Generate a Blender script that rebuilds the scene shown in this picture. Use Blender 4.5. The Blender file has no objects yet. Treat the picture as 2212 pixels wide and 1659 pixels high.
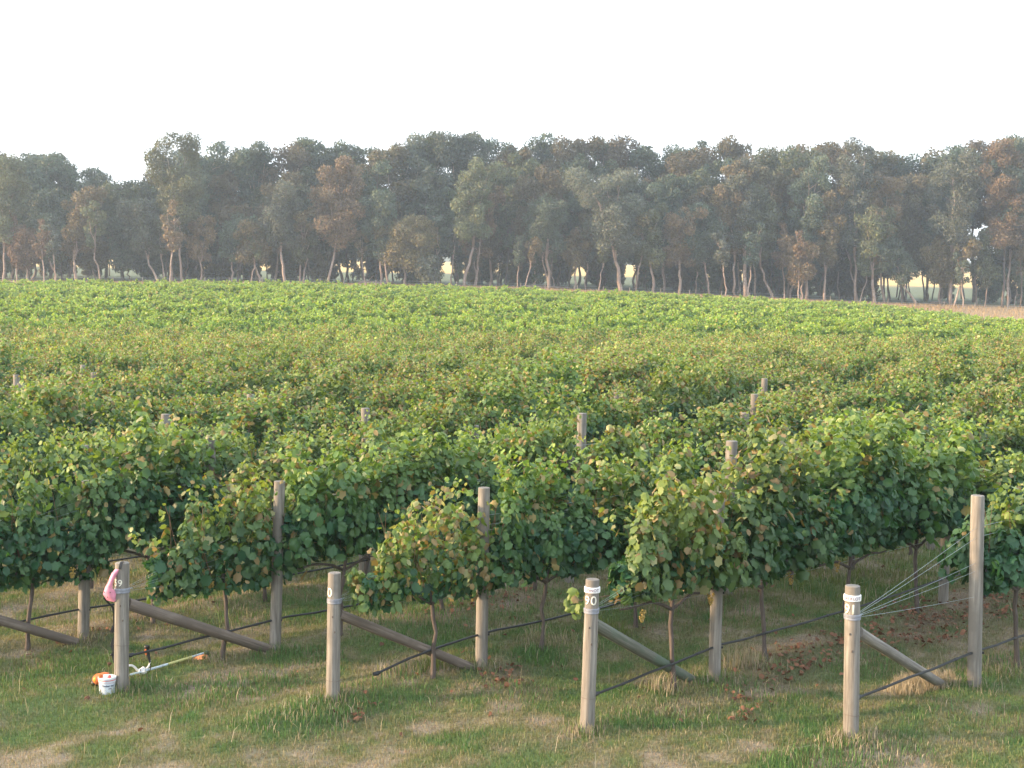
import bpy, math, random
import numpy as np
from math import sin, cos, tan, atan, radians, pi
random.seed(7); rng = np.random.default_rng(7)
C = bpy.context.scene.collection
SC = bpy.context.scene

# ------------------------------------------------------------------ camera model
F, Y0, ROLL = 2900.0, 650.0, radians(1.0)          # focal length in units of a 2212-wide picture
PITCH = atan((829.5 - Y0) / F)
def ray(px, py):
    u = px - 1106; v = py - 829.5
    a = u*cos(ROLL) + v*sin(ROLL); b = -u*sin(ROLL) + v*cos(ROLL)
    d = np.array([a, F*cos(PITCH) - b*sin(PITCH), -F*sin(PITCH) - b*cos(PITCH)])
    return d / d[1]
def at(px, py, y):
    d = ray(px, py); return d*y
cam = bpy.data.cameras.new('camera'); co = bpy.data.objects.new('camera', cam); C.objects.link(co)
cam.sensor_width = 36; cam.lens = F/2212*36; cam.clip_end = 9000; cam.clip_start = 0.1
import mathutils
R = mathutils.Vector((1,0,0)); U = mathutils.Vector((0, sin(PITCH), cos(PITCH))); B = mathutils.Vector((0, -cos(PITCH), sin(PITCH)))
X_ = cos(ROLL)*R + sin(ROLL)*U; Y_ = -sin(ROLL)*R + cos(ROLL)*U
M = mathutils.Matrix.Identity(4)
for i in range(3): M[i][0] = X_[i]; M[i][1] = Y_[i]; M[i][2] = B[i]
co.matrix_world = M; SC.camera = co

# ------------------------------------------------------------------ noise and terrain
def _h(i, j, s):
    n = (i.astype(np.int64)*374761393 + j.astype(np.int64)*668265263 + s*1442695041) & 0x7fffffff
    n = ((n ^ (n >> 13))*1274126177) & 0x7fffffff
    return ((n ^ (n >> 16)) & 0xffff)/65535.0
def vnoise(x, y, s=0):
    i = np.floor(x); j = np.floor(y); fx = x-i; fy = y-j
    fx = fx*fx*(3-2*fx); fy = fy*fy*(3-2*fy)
    return (_h(i,j,s)*(1-fx) + _h(i+1,j,s)*fx)*(1-fy) + (_h(i,j+1,s)*(1-fx) + _h(i+1,j+1,s)*fx)*fy
def fbm(x, y, s=0, o=4):
    t = 0; a = .5; n = 0
    for k in range(o):
        t = t + a*vnoise(x*2**k, y*2**k, s+k); n += a; a *= .55
    return t/n

RA = radians(44.5); RD = np.array([cos(RA), sin(RA)])      # direction of the near rows
RN = np.array([-sin(RA), cos(RA)])
HV = np.array([2.616, -.676])                               # step from one row's first tall post to the next
SK = np.array([-.38, -.18, 0., .14, .27, .345, .38])
YK = np.array([-3000, 14, 50, 80, 120, 190, 235, 300, 500, 900, 1300, 2600, 6000.])
ZT = []
for s, g190, vt in zip(SK, [-.75,-.17,-.5,-1.,-2.,-3.2,-3.4], [627,619,620,630,640,642,643]):
    g235 = (650-vt)/2900*235
    g80 = -4.15 + .6*s
    g300 = 4.4 if s < .2 else 2.7
    ZT.append([-4.3, -4.3+.024*s*14, -4.3+.65*s, g80, g80+(g190-g80)*.36, g190, g235, g300, 10.5 if s < .2 else 9, 27, 28, 28, 28])
ZT = np.array(ZT)
T0 = np.array([-.30, 15.66])
def base_h(x, y):
    x = np.asarray(x, float); y = np.asarray(y, float)
    s = np.clip(x/np.maximum(y, 14), SK[0], SK[-1])
    zs = np.array([np.interp(y, YK, ZT[i]) for i in range(len(SK))])
    k = np.clip(np.searchsorted(SK, s, side='right')-1, 0, len(SK)-2)
    f = (s-SK[k])/(SK[k+1]-SK[k])
    z = np.take_along_axis(zs.reshape(len(SK), -1), k.reshape(1,-1), 0)[0]*(1-f.ravel()) + np.take_along_axis(zs.reshape(len(SK), -1), (k+1).reshape(1,-1), 0)[0]*f.ravel()
    return z.reshape(x.shape) if x.shape else float(z[0])
PERP = abs(HV[0]*RD[1] - HV[1]*RD[0])
def rowdist(x, y):                                         # signed distance to the nearest near-block row line
    q = ((x-T0[0])*RN[0] + (y-T0[1])*RN[1])/PERP
    return (q-np.round(q))*PERP
def ground(x, y):
    x = np.asarray(x, float); y = np.asarray(y, float)
    z = base_h(x, y)
    fade = np.clip((60-y)/20, 0, 1)*np.clip((y-11.5)/3, 0, 1)
    d = rowdist(x, y)
    m = np.exp(-(d/.5)**2)*.09*fade
    n = (fbm(x*.7, y*.7, 3)-.5)*.16*np.clip((120-y)/60, .0, 1)
    r = z + m + n
    return r if np.ndim(r) else float(r)
def gpt(px, py):                                           # where a picture point meets the near ground
    d = ray(px, py); y = -4.3/d[2]
    for _ in range(12): y = y + (ground(d[0]*y, y) - d[2]*y)/(d[2])*.8
    return np.array([d[0]*y, y, ground(d[0]*y, y)])

# ------------------------------------------------------------------ mesh helpers
def mesh(name, V, Fc, mat=None, col=None, smooth=False):
    V = np.asarray(V, np.float32); Fc = np.asarray(Fc, np.int32)
    me = bpy.data.meshes.new(name); n, k = Fc.shape
    me.vertices.add(len(V)); me.vertices.foreach_set('co', V.ravel())
    me.loops.add(n*k); me.loops.foreach_set('vertex_index', Fc.ravel())
    me.polygons.add(n); me.polygons.foreach_set('loop_start', np.arange(0, n*k, k, dtype=np.int32))
    try: me.polygons.foreach_set('loop_total', np.full(n, k, np.int32))
    except Exception: pass
    if smooth: me.polygons.foreach_set('use_smooth', np.ones(n, bool))
    if col is not None:
        c = np.ones((len(V), 4), np.float32); c[:, :3] = col
        a = me.color_attributes.new('Col', 'FLOAT_COLOR', 'POINT'); a.data.foreach_set('color', c.ravel())
    me.update(calc_edges=True)
    if mat: me.materials.append(mat)
    return me
def link(name, me, parent=None, loc=None, rz=0, **kw):
    o = bpy.data.objects.new(name, me); C.objects.link(o)
    if parent: o.parent = parent
    if loc is not None: o.location = loc
    o.rotation_euler = (0, 0, rz)
    for k, v in kw.items():
        if v: o[k] = v
    return o
def thing(name, label, category, loc=(0,0,0), rz=0, group=None):
    return link(name, None, None, loc, rz, label=label, category=category, group=group)
class MB:
    def __init__(s): s.V = []; s.F = []; s.c = []
    def add(s, V, Fs, c=None):
        b = len(s.V); s.V += [tuple(map(float, v)) for v in V]; s.F += [tuple(i+b for i in f) for f in Fs]
        if c is not None: s.c += [c]*len(V)
    def tube(s, pts, rad, n=8, caps=True, c=None):
        pts = [np.array(p, float) for p in pts]
        if not hasattr(rad, '__len__'): rad = [rad]*len(pts)
        V = []; Fs = []; a = None
        for i, p in enumerate(pts):
            t = pts[min(i+1, len(pts)-1)] - pts[max(i-1, 0)]; t = t/(np.linalg.norm(t)+1e-9)
            if a is None:
                a = np.cross(t, (0,1,0)) if abs(t[1]) < .8 else np.cross(t, (1,0,0))
            a = a - t*np.dot(a, t); a /= np.linalg.norm(a); b = np.cross(t, a)
            for k in range(n):
                w = 2*pi*k/n; V.append(p + rad[i]*(cos(w)*a + sin(w)*b))
        for i in range(len(pts)-1):
            for k in range(n):
                Fs.append((i*n+k, i*n+(k+1)%n, (i+1)*n+(k+1)%n, (i+1)*n+k))
        if caps:
            Fs.append(tuple(range(n))[::-1]); Fs.append(tuple((len(pts)-1)*n+k for k in range(n)))
        s.add(V, Fs, c)
    def box(s, x0, x1, y0, y1, z0, z1):
        V = [(x,y,z) for x in (x0,x1) for y in (y0,y1) for z in (z0,z1)]
        s.add(V, [(0,1,3,2),(4,6,7,5),(0,4,5,1),(2,3,7,6),(0,2,6,4),(1,5,7,3)])
    def lathe(s, prof, n=24, cx=0, cy=0):
        V = []; Fs = []
        for r, z in prof:
            for k in range(n):
                w = 2*pi*k/n; V.append((cx+r*cos(w), cy+r*sin(w), z))
        for i in range(len(prof)-1):
            for k in range(n): Fs.append((i*n+k, i*n+(k+1)%n, (i+1)*n+(k+1)%n, (i+1)*n+k))
        Fs.append(tuple(range(n))[::-1]); Fs.append(tuple((len(prof)-1)*n+k for k in range(n)))
        s.add(V, Fs)
    def ball(s, c, r, n=8, m=6, sc=(1,1,1)):
        c = np.array(c, float); V = []; Fs = []
        for i in range(m+1):
            th = pi*i/m
            for k in range(n):
                w = 2*pi*k/n; V.append(c + r*np.array([sin(th)*cos(w)*sc[0], sin(th)*sin(w)*sc[1], cos(th)*sc[2]]))
        for i in range(m):
            for k in range(n): Fs.append((i*n+k, (i+1)*n+k, (i+1)*n+(k+1)%n, i*n+(k+1)%n))
        s.add(V, Fs)
    def build(s, name, mat, parent=None, smooth=True, **kw):
        me = bpy.data.meshes.new(name); me.from_pydata(s.V, [], s.F); me.update()
        if smooth: me.polygons.foreach_set('use_smooth', [True]*len(me.polygons)); me.set_sharp_from_angle(angle=radians(40))
        me.materials.append(mat)
        return link(name, me, parent, **kw)

# ------------------------------------------------------------------ materials
def newmat(name):
    m = bpy.data.materials.new(name); m.use_nodes = True; nt = m.node_tree
    b = nt.nodes['Principled BSDF']; return m, nt, b
def plain(name, col, rough=.6, var=.15, scale=20, metal=0, bump=0):
    m, nt, b = newmat(name); L = nt.links
    n = nt.nodes.new('ShaderNodeTexNoise'); n.inputs['Scale'].default_value = scale; n.inputs['Detail'].default_value = 6
    tc = nt.nodes.new('ShaderNodeTexCoord'); L.new(tc.outputs['Object'], n.inputs['Vector'])
    r = nt.nodes.new('ShaderNodeValToRGB'); c = np.array(col)
    r.color_ramp.elements[0].position = .3; r.color_ramp.elements[1].position = .7
    r.color_ramp.elements[0].color = (*(c*(1-var)), 1); r.color_ramp.elements[1].color = (*np.minimum(c*(1+var), 1), 1)
    L.new(n.outputs['Fac'], r.inputs['Fac']); L.new(r.outputs['Color'], b.inputs['Base Color'])
    b.inputs['Roughness'].default_value = rough; b.inputs['Metallic'].default_value = metal
    if bump:
        bp = nt.nodes.new('ShaderNodeBump'); bp.inputs['Strength'].default_value = bump; bp.inputs['Distance'].default_value = .02
        L.new(n.outputs['Fac'], bp.inputs['Height']); L.new(bp.outputs['Normal'], b.inputs['Normal'])
    return m
def wood(name, c1, c2, c3, sc=1.0, moss=None):
    m, nt, b = newmat(name); L = nt.links
    tc = nt.nodes.new('ShaderNodeTexCoord'); mp = nt.nodes.new('ShaderNodeMapping'); mp.inputs['Scale'].default_value = (32*sc, 32*sc, 1.6*sc)
    oi = nt.nodes.new('ShaderNodeObjectInfo'); va = nt.nodes.new('ShaderNodeVectorMath'); va.operation = 'ADD'
    L.new(tc.outputs['Object'], va.inputs[0]); L.new(oi.outputs['Random'], va.inputs[1]); L.new(va.outputs[0], mp.inputs['Vector'])
    n = nt.nodes.new('ShaderNodeTexNoise'); n.inputs['Scale'].default_value = 1; n.inputs['Detail'].default_value = 7; n.inputs['Roughness'].default_value = .65
    L.new(mp.outputs[0], n.inputs['Vector'])
    r = nt.nodes.new('ShaderNodeValToRGB'); e = r.color_ramp.elements
    e[0].position = .3; e[0].color = (*c1, 1); e[1].position = .72; e[1].color = (*c3, 1)
    x = e.new(.5); x.color = (*c2, 1)
    L.new(n.outputs['Fac'], r.inputs['Fac'])
    n2 = nt.nodes.new('ShaderNodeTexNoise'); n2.inputs['Scale'].default_value = 3; n2.inputs['Detail'].default_value = 4; L.new(va.outputs[0], n2.inputs['Vector'])
    r2 = nt.nodes.new('ShaderNodeValToRGB'); r2.color_ramp.elements[0].position = .45; r2.color_ramp.elements[1].position = .62
    mx = nt.nodes.new('ShaderNodeMix'); mx.data_type = 'RGBA'; mx.inputs[7].default_value = (*(moss or (np.array(c2)*.82)), 1)
    L.new(n2.outputs['Fac'], r2.inputs['Fac']); L.new(r2.outputs['Color'], mx.inputs[0]); L.new(r.outputs['Color'], mx.inputs[6])
    L.new(mx.outputs[2], b.inputs['Base Color']); b.inputs['Roughness'].default_value = .85
    bp = nt.nodes.new('ShaderNodeBump'); bp.inputs['Strength'].default_value = .5; bp.inputs['Distance'].default_value = .01
    L.new(n.outputs['Fac'], bp.inputs['Height']); L.new(bp.outputs['Normal'], b.inputs['Normal'])
    return m
def leafmat(name, trans=.35, rough=.5, tr_tint=(1.25,1.35,.5), spec=.4, objvar=.0):
    m, nt, b = newmat(name); L = nt.links
    a = nt.nodes.new('ShaderNodeAttribute'); a.attribute_name = 'Col'
    src = a.outputs['Color']
    if objvar:
        oi = nt.nodes.new('ShaderNodeObjectInfo'); hs = nt.nodes.new('ShaderNodeHueSaturation')
        mr = nt.nodes.new('ShaderNodeMapRange'); mr.inputs['To Min'].default_value = 1-objvar; mr.inputs['To Max'].default_value = 1+objvar
        mh = nt.nodes.new('ShaderNodeMapRange'); mh.inputs['To Min'].default_value = .485; mh.inputs['To Max'].default_value = .51
        L.new(oi.outputs['Random'], mr.inputs['Value']); L.new(oi.outputs['Random'], mh.inputs['Value'])
        L.new(mr.outputs[0], hs.inputs['Value']); L.new(mh.outputs[0], hs.inputs['Hue']); L.new(src, hs.inputs['Color']); src = hs.outputs[0]
    L.new(src, b.inputs['Base Color']); b.inputs['Roughness'].default_value = rough; b.inputs['Specular IOR Level'].default_value = spec
    t = nt.nodes.new('ShaderNodeBsdfTranslucent'); mu = nt.nodes.new('ShaderNodeMix'); mu.data_type = 'RGBA'; mu.blend_type = 'MULTIPLY'
    mu.inputs[0].default_value = 1; L.new(src, mu.inputs[6]); mu.inputs[7].default_value = (*tr_tint, 1); L.new(mu.outputs[2], t.inputs['Color'])
    mx = nt.nodes.new('ShaderNodeMixShader'); mx.inputs[0].default_value = trans
    L.new(b.outputs[0], mx.inputs[1]); L.new(t.outputs[0], mx.inputs[2]); L.new(mx.outputs[0], nt.nodes['Material Output'].inputs['Surface'])
    return m
M_post = wood('weathered_pine', (.095,.088,.077), (.205,.190,.165), (.33,.308,.270))
M_mossy = wood('mossy_pine', (.07,.08,.06), (.135,.140,.112), (.22,.225,.185), moss=(.095,.130,.092))
M_brace = wood('aged_pine', (.075,.06,.05), (.16,.13,.105), (.26,.22,.18))
M_bark = wood('vine_bark', (.05,.038,.032), (.10,.08,.068), (.17,.14,.12), 2)
M_gum = wood('gum_bark', (.16,.11,.085), (.30,.23,.19), (.48,.40,.34), .08)
M_gumdark = wood('dark_gum_bark', (.07,.055,.045), (.12,.095,.08), (.2,.16,.13), .08)
M_leaf = leafmat('vine_leaf', .30, .46, (1.6,1.55,.5), .4, .10)
M_gumleaf = leafmat('gum_leaf', .22, .55, (1.2,1.1,.7), .3, .12)
M_grass = leafmat('grass_blade', .3, .6, (1.2,1.2,.6), .25)
M_litter = leafmat('dead_leaf', .1, .8, (1,1,1), .2)
M_black = plain('black_plastic', (.018,.02,.022), .45, .2)
M_wire = plain('galvanised_wire', (.34,.40,.42), .45, .1, metal=.5)
M_band = plain('grey_band', (.20,.215,.245), .55, .2, 30)
M_white = plain('white_plastic', (.78,.78,.76), .45, .05)
M_cream = plain('cream_paint', (.72,.70,.60), .7, .1, 60)
M_ink = plain('faded_ink', (.22,.15,.22), .8, .2, 80)
M_orange = plain('orange_plastic', (.58,.15,.045), .4, .12)
M_blue = plain('dark_print', (.06,.08,.14), .6, .1)
M_pink = plain('pink_vinyl', (.70,.27,.37), .7, .22, 14)
M_bucket = plain('bucket_plastic', (.62,.68,.74), .45, .10, 14)
M_shaft = plain('pale_shaft', (.55,.65,.70), .35, .12, 25)
M_yellow = plain('yellow_sleeve', (.60,.60,.25), .45, .12, 25)
M_terra = plain('faded_orange_guard', (.62,.25,.12), .6, .15, 25)
M_grape = plain('amber_grape', (.36,.25,.06), .4, .25, 40)

# ------------------------------------------------------------------ colour of the ground cover
def lin(r, g, b): return np.array([(c/255/12.92 if c/255 <= .04045 else ((c/255+.055)/1.055)**2.4) for c in (r,g,b)])
GREEN = np.array([.125,.178,.065]); LUSH = np.array([.088,.168,.055]); OLIVE = np.array([.178,.180,.085]); STRAW = np.array([.31,.265,.195]); EARTH = np.array([.19,.13,.11])
LITTER = [(2010,1345,1.6,.9),(2120,1318,1.6,.8),(1960,1380,1.0,.6),(1900,1390,.9,.5),(1690,1418,1.2,.5),(1740,1440,.8,.4),(1800,1402,1.2,.5),(1085,1450,.5,.4),(1090,1478,.3,.3),(775,1550,.25,.25),(1700,1460,.6,.3),(1610,1510,.3,.25),(1615,1545,.25,.2),(1110,1290,.6,.4),(1010,1310,.8,.4),(230,1365,.9,.35),(1975,1330,1.0,.5),(2180,1300,1.2,.5),(1500,1215,1.5,.5)]
LIT = [(gpt(a,b)[:2], c, d) for a,b,c,d in LITTER]
def cover(x, y):                                           # dryness, lushness, bareness of the sward
    hd = (x+4.3)*(-.25) + (y-14.6)*(-.968)                 # distance in front of the row ends
    n1 = fbm(x*.9, y*.9, 11); n2 = fbm(x*2.6, y*2.6, 21); n3 = fbm(x*.35, y*.35, 31, 3)
    rd = np.abs(rowdist(x, y)); inrow = np.exp(-(rd/.42)**2)*np.clip((y-12.5)/2, 0, 1)
    ru = x*RD[0]+y*RD[1]; rv = x*RN[0]+y*RN[1]; dry = np.clip((fbm(ru*.5, rv*2.2, 101)-.5)*1.3 + (n1-.5)*1.5 + .30 + (n2-.5)*1.5 + (fbm(x*7, y*7, 91)-.5)*.8 + np.clip((hd-.9)*.42, 0, .62) + inrow*.30*(n3*2-.3), 0, 1)
    lush = np.clip((fbm(x*1.8+40, y*1.8, 51)-.46)*4.5, 0, 1)*(1-dry)
    bare = np.clip((fbm(x*.8+9, y*1.3, 71)-.60)*3.5, 0, 1)*(.15+.85*inrow)
    for (c, a, b) in LIT:
        dx = (x-c[0]); dy = (y-c[1]); u = dx*RD[0]+dy*RD[1]; v = dx*RN[0]+dy*RN[1]
        bare = np.maximum(bare, .55*np.exp(-((u/a)**2+(v/(b*1.0))**2))*(.4+1.2*n2))
    return dry, lush, np.clip(bare, 0, 1), n2
def cover_col(x, y, jit=None):
    dry, lush, bare, n2 = cover(x, y)
    g = GREEN*(1-lush[:,None]) + LUSH*lush[:,None]
    d = dry[:,None]; c = np.where(d < .5, g*(1-d*2)+OLIVE*d*2, OLIVE*(2-2*d)+STRAW*(2*d-1))
    c = c*(1-bare[:,None]*.85) + EARTH*bare[:,None]*.85
    return c, dry, lush, bare

# ------------------------------------------------------------------ ground sheet
def ground_sheet():
    ang = np.concatenate([np.linspace(-180,-60,13)[:-1], np.linspace(-60,-26,18)[:-1], np.linspace(-26,26,330), np.linspace(26,60,18)[1:], np.linspace(60,180,13)[1:]])
    ang = np.radians(ang[:-1])
    rr = np.concatenate([[.5,3,6,8,9.5], np.linspace(10.5,26,260), np.geomspace(26.2,90,200), np.geomspace(91,330,120), np.geomspace(340,6000,50)])
    A, Rr = np.meshgrid(ang, rr); x = np.sin(A)*Rr; y = np.cos(A)*Rr
    z = ground(x, y)
    V = np.stack([x, y, z], -1).reshape(-1, 3); na = len(ang); nr = len(rr)
    i = np.arange(nr-1)[:,None]*na; j = np.arange(na)[None,:]; j2 = (j+1) % na
    Fq = np.stack([i+j, i+j2, i+na+j2, i+na+j], -1).reshape(-1,4)[:, ::-1]
    c, _, _, _ = cover_col(V[:,0], V[:,1]); c = c*.9
    yy = V[:,1]; xx = V[:,0]; s = xx/np.maximum(yy, 14)
    n = fbm(xx*.05, yy*.05, 5)
    fe = np.where(s < .33, 196, 174)
    dryfar = np.array([.34,.25,.15]); t = np.clip((yy-fe)/4, 0, 1)[:,None]; c = c*(1-t) + dryfar*(.85+.3*n[:,None])*t
    pad = np.array([.13,.15,.085]); t = np.clip((yy-238)/5, 0, 1)[:,None]; c = c*(1-t)+pad*t
    gold = np.array([.62,.42,.15]); t = np.clip((yy-(380 + 60*n))/40, 0, 1)[:,None]; c = c*(1-t)+gold*(.8+.4*n[:,None])*t
    m, nt, b = newmat('ground_cover'); L = nt.links
    a = nt.nodes.new('ShaderNodeAttribute'); a.attribute_name = 'Col'
    no = nt.nodes.new('ShaderNodeTexNoise'); no.inputs['Scale'].default_value = 24; no.inputs['Detail'].default_value = 8; no.inputs['Roughness'].default_value = .7
    g = nt.nodes.new('ShaderNodeNewGeometry'); L.new(g.outputs['Position'], no.inputs['Vector'])
    r = nt.nodes.new('ShaderNodeMapRange'); r.inputs['From Min'].default_value = .3; r.inputs['From Max'].default_value = .7; r.inputs['To Min'].default_value = .55; r.inputs['To Max'].default_value = 1.4
    L.new(no.outputs['Fac'], r.inputs['Value'])
    mu = nt.nodes.new('ShaderNodeVectorMath'); mu.operation = 'SCALE'; L.new(a.outputs['Color'], mu.inputs[0]); L.new(r.outputs[0], mu.inputs['Scale'])
    L.new(mu.outputs[0], b.inputs['Base Color']); b.inputs['Roughness'].default_value = .95; b.inputs['Specular IOR Level'].default_value = .1
    bp = nt.nodes.new('ShaderNodeBump'); bp.inputs['Distance'].default_value = .03; L.new(no.outputs['Fac'], bp.inputs['Height']); L.new(bp.outputs[0], b.inputs['Normal'])
    link('ground', mesh('ground', V, Fq, m, c, True), kind='structure')
    # pale scrubby hill that shows in the dip of the skyline at the left
    x = np.linspace(-620, 420, 90); V = []
    top = 30 + 34*np.exp(-((x+225)/95)**2) + 14*np.exp(-((x+60)/160)**2)+5*fbm(x*.02, x*0, 8)
    rows = [(760, 0), (800, .4), (850, .8), (930, 1), (1050, .8), (1200, 0)]
    for yy_, f in rows: V += [(xx_*yy_/800, yy_, 20+f*(t_-20)) for xx_, t_ in zip(x, top)]
    nx = len(x); Fq = [(r_*nx+k, r_*nx+k+1, (r_+1)*nx+k+1, (r_+1)*nx+k) for r_ in range(len(rows)-1) for k in range(nx-1)]
    link('hills', mesh('hills', V, Fq, plain('hill_scrub', (.10,.12,.09), .95, .3, .03), None, True), kind='structure')
ground_sheet()

# ------------------------------------------------------------------ grass
def blades(n, x, y, h, w, col, lean=.5, curve=True):
    th = rng.random(n)*2*pi; la = rng.random(n)*2*pi; ln = rng.normal(0, 1, n)*lean*h
    z = ground(x, y)
    dx = np.cos(th)*w/2; dy = np.sin(th)*w/2; tx = np.cos(la)*ln; ty = np.sin(la)*ln
    P0 = np.stack([x-dx, y-dy, z-.02], -1); P1 = np.stack([x+dx, y+dy, z-.02], -1)
    M0 = np.stack([x-dx*.7+tx*.3, y-dy*.7+ty*.3, z+h*.6], -1); M1 = np.stack([x+dx*.7+tx*.3, y+dy*.7+ty*.3, z+h*.6], -1)
    T = np.stack([x+tx, y+ty, z+h*np.sqrt(np.clip(1-(ln/h)**2*.35, .25, 1))], -1)
    V = np.stack([P0, P1, M0, M1, T], 1).reshape(-1, 3); b = np.arange(n)[:,None]*5
    Fs = np.concatenate([b+np.array([[0,1,3]]), b+np.array([[0,3,2]]), b+np.array([[2,3,4]])])
    return V, Fs, np.repeat(col, 5, 0)
def scatter(n, y0, y1, sx=.43, pw=1.0):
    y = (y0**(1+pw) + rng.random(n)*(y1**(1+pw)-y0**(1+pw)))**(1/(1+pw))
    x = (rng.random(n)*2-1)*(sx*y+.8); return x, y
def grass_obj(name, label, cat, x, y, hf, wf, keep=None, dry=None, lean=.8):
    c, d, l, b = cover_col(x, y)
    k = rng.random(len(x)) > b*.75
    if keep is not None: k &= keep(x, y, d, l, b)
    x, y, c, d, l, b = x[k], y[k], c[k], d[k], l[k], b[k]; n = len(x)
    isd = rng.random(n) < (.08 + d*.62)
    cc = np.where(isd[:,None], (STRAW*.6+c*.4)*(.7+.5*rng.random((n,1))), c*(.75+.5*rng.random((n,1))))
    cc = cc*(1 + (rng.random((n,3))-.5)*.2)
    h = hf(d, l, n, x, y); w = wf(y, n)
    return blades(n, x, y, h, w, cc, lean)
parts = []
x, y = scatter(280000, 11.0, 21, .43, .2)
parts.append(grass_obj('', '', '', x, y, lambda d,l,n,x,y: (.02+.038*rng.random(n)+.045*l*rng.random(n))*(1-.25*d), lambda y,n: .005+.005*rng.random(n)))
x, y = scatter(120000, 20, 44, .43, .5)
parts.append(grass_obj('', '', '', x, y, lambda d,l,n,x,y: .05+.06*rng.random(n)+.05*l*rng.random(n), lambda y,n: .010+.012*rng.random(n)))
def join(ps):
    V = []; Fs = []; c = []; b = 0
    for v, f, cc in ps: V.append(v); Fs.append(f+b); c.append(cc); b += len(v)
    return np.concatenate(V), np.concatenate(Fs), np.concatenate(c)
V, Fs, c = join(parts); link('grass', mesh('grass', V, Fs, M_grass, c), kind='stuff', label='short patchy green and straw coloured grass covering the ground under the vines', category='grass')
# tall tufts (pixel spots: u, v, spread m, count, height, dry share)
TUFT = [(650,1560,.45,230,.15,.3),(690,1540,.35,200,.17,.4),(735,1535,.3,200,.15,.2),(715,1500,.08,60,.22,.9),(840,1455,.20,90,.26,.75),(930,1445,.15,90,.24,.1),(880,1455,.25,120,.16,.3),
 (1240,1395,.3,90,.22,.9),(1160,1380,.15,50,.25,.95),(1165,1425,.3,280,.16,.05),(1310,1370,.25,160,.28,.05),(1610,1440,.14,70,.42,.95),(1590,1445,.12,40,.38,.95),(1430,1495,.12,40,.3,.9),(1995,1478,.26,700,.20,1.),(1970,1492,.24,500,.15,1.),(2030,1482,.2,300,.12,1.),(1840,1600,.28,260,.13,.8),
 (1800,1640,.45,420,.13,.12),(1740,1650,.4,300,.12,.1),(1900,1615,.4,300,.12,.3),(1385,1555,.3,160,.12,.3),(1270,1580,.15,80,.12,.6),(480,1500,.5,500,.12,.05),(380,1510,.5,400,.12,.1),(560,1480,.5,420,.12,.05),(640,1420,.45,400,.14,.03),(850,1320,.8,500,.14,.02),(1000,1330,.9,500,.14,.03),(900,1370,.7,400,.13,.02),
 (830,1500,.5,350,.12,.05),(1100,1500,.6,300,.1,.1),(560,1560,.3,120,.12,.4),(300,1480,.3,180,.13,.1),(1880,1440,.5,300,.14,.1),(1500,1310,1.2,500,.16,.03),(1760,1260,1.5,600,.2,.1),(1920,1240,1.2,500,.22,.1),(1850,1290,.8,300,.28,.3),(160,1440,.6,420,.12,.05),(60,1470,.5,300,.11,.1),
 (430,1330,1.0,400,.12,.1),(600,1300,1.2,400,.13,.1),(120,1330,1.0,300,.12,.1),(1560,1480,.5,260,.13,.25),(1660,1500,.5,200,.1,.3),(2150,1440,.5,260,.14,.1),(2130,1560,.8,300,.11,.2),(1480,1560,.6,300,.10,.3),(1120,1280,1.2,400,.14,.03),(250,1500,.2,60,.07,.2)]
ps = []
for (u, v, sp, n, h, dr) in TUFT:
    p = gpt(u, v); a = rng.random(n)*2*pi; r = sp*np.sqrt(rng.random(n)); x = p[0]+np.cos(a)*r*1.3; y = p[1]+np.sin(a)*r
    hh = h*(.45+.75*rng.random(n))*(1-.5*(r/sp)**2); isd = rng.random(n) < dr
    cc = np.where(isd[:,None], STRAW*(.9+.5*rng.random((n,1))), (LUSH if h < .18 else np.array([.12,.16,.045]))*(.8+.6*rng.random((n,1))))
    ps.append(blades(n, x, y, hh, .007+.006*rng.random(n), cc, .45))
for k_, (u, v) in enumerate([(262,1492),(719,1510),(1268,1580),(1838,1597),(594,1404),(1040,1440),(1543,1470),(2104,1484),(180,1380),(460,1428),(915,1444),(1433,1486),(1637,1438),(2190,1458),(1155,1390)]):
    p = gpt(u, v); n = 150; a = rng.random(n)*2*pi; r = .08+.22*rng.random(n)**1.4; x = p[0]+np.cos(a)*r; y = p[1]+np.sin(a)*r
    isd = rng.random(n) < .55; cc = np.where(isd[:,None], STRAW*(.8+.5*rng.random((n,1))), GREEN*(.8+.6*rng.random((n,1))))
    ps.append(blades(n, x, y, .05+.12*rng.random(n), .006+.004*rng.random(n), cc, .6))
# loose stalks
n = 260; x, y = scatter(n, 12, 22, .42, .2)
ps.append(blades(n, x, y, .10+.16*rng.random(n), .006+.004*rng.random(n), STRAW*(1+.4*rng.random((n,1))), .8))
V, Fs, c = join(ps); link('tall_grass', mesh('tall_grass', V, Fs, M_grass, c), kind='stuff', label='longer tufts of green and bleached grass left around the posts and vine trunks', category='grass')

# ------------------------------------------------------------------ leaves
def leaf_template(kind):
    if kind == 'lobed':
        ang = np.radians([-90,-62,-38,-12,12,38,62,90,118,142,168,192,218,242])
        rad = np.array([.32,.50,.40,.52,.46,.58,.48,.66,.48,.58,.46,.52,.40,.50])
    elif kind == 'mid':
        ang = np.radians([-90,-35,15,90,165,215]); rad = np.array([.35,.52,.54,.62,.54,.52])
    else:
        ang = np.radians([-60,20,90,160,240]); rad = np.array([.5,.52,.6,.52,.5])
    n = len(ang); P = np.stack([np.cos(ang)*rad, -np.sin(ang)*rad, np.zeros(n)], -1)   # tip points to -y
    P[:,2] = -.55*np.abs(P[:,0])**1.3 - .25*np.abs(P[:,1])**1.5 + .13*np.cos(ang*3)*rad
    V = np.concatenate([[[0, .05, .05]], P]); Fs = np.array([(0, 1+(k+1)%n, 1+k) for k in range(n)])
    return V, Fs
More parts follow.
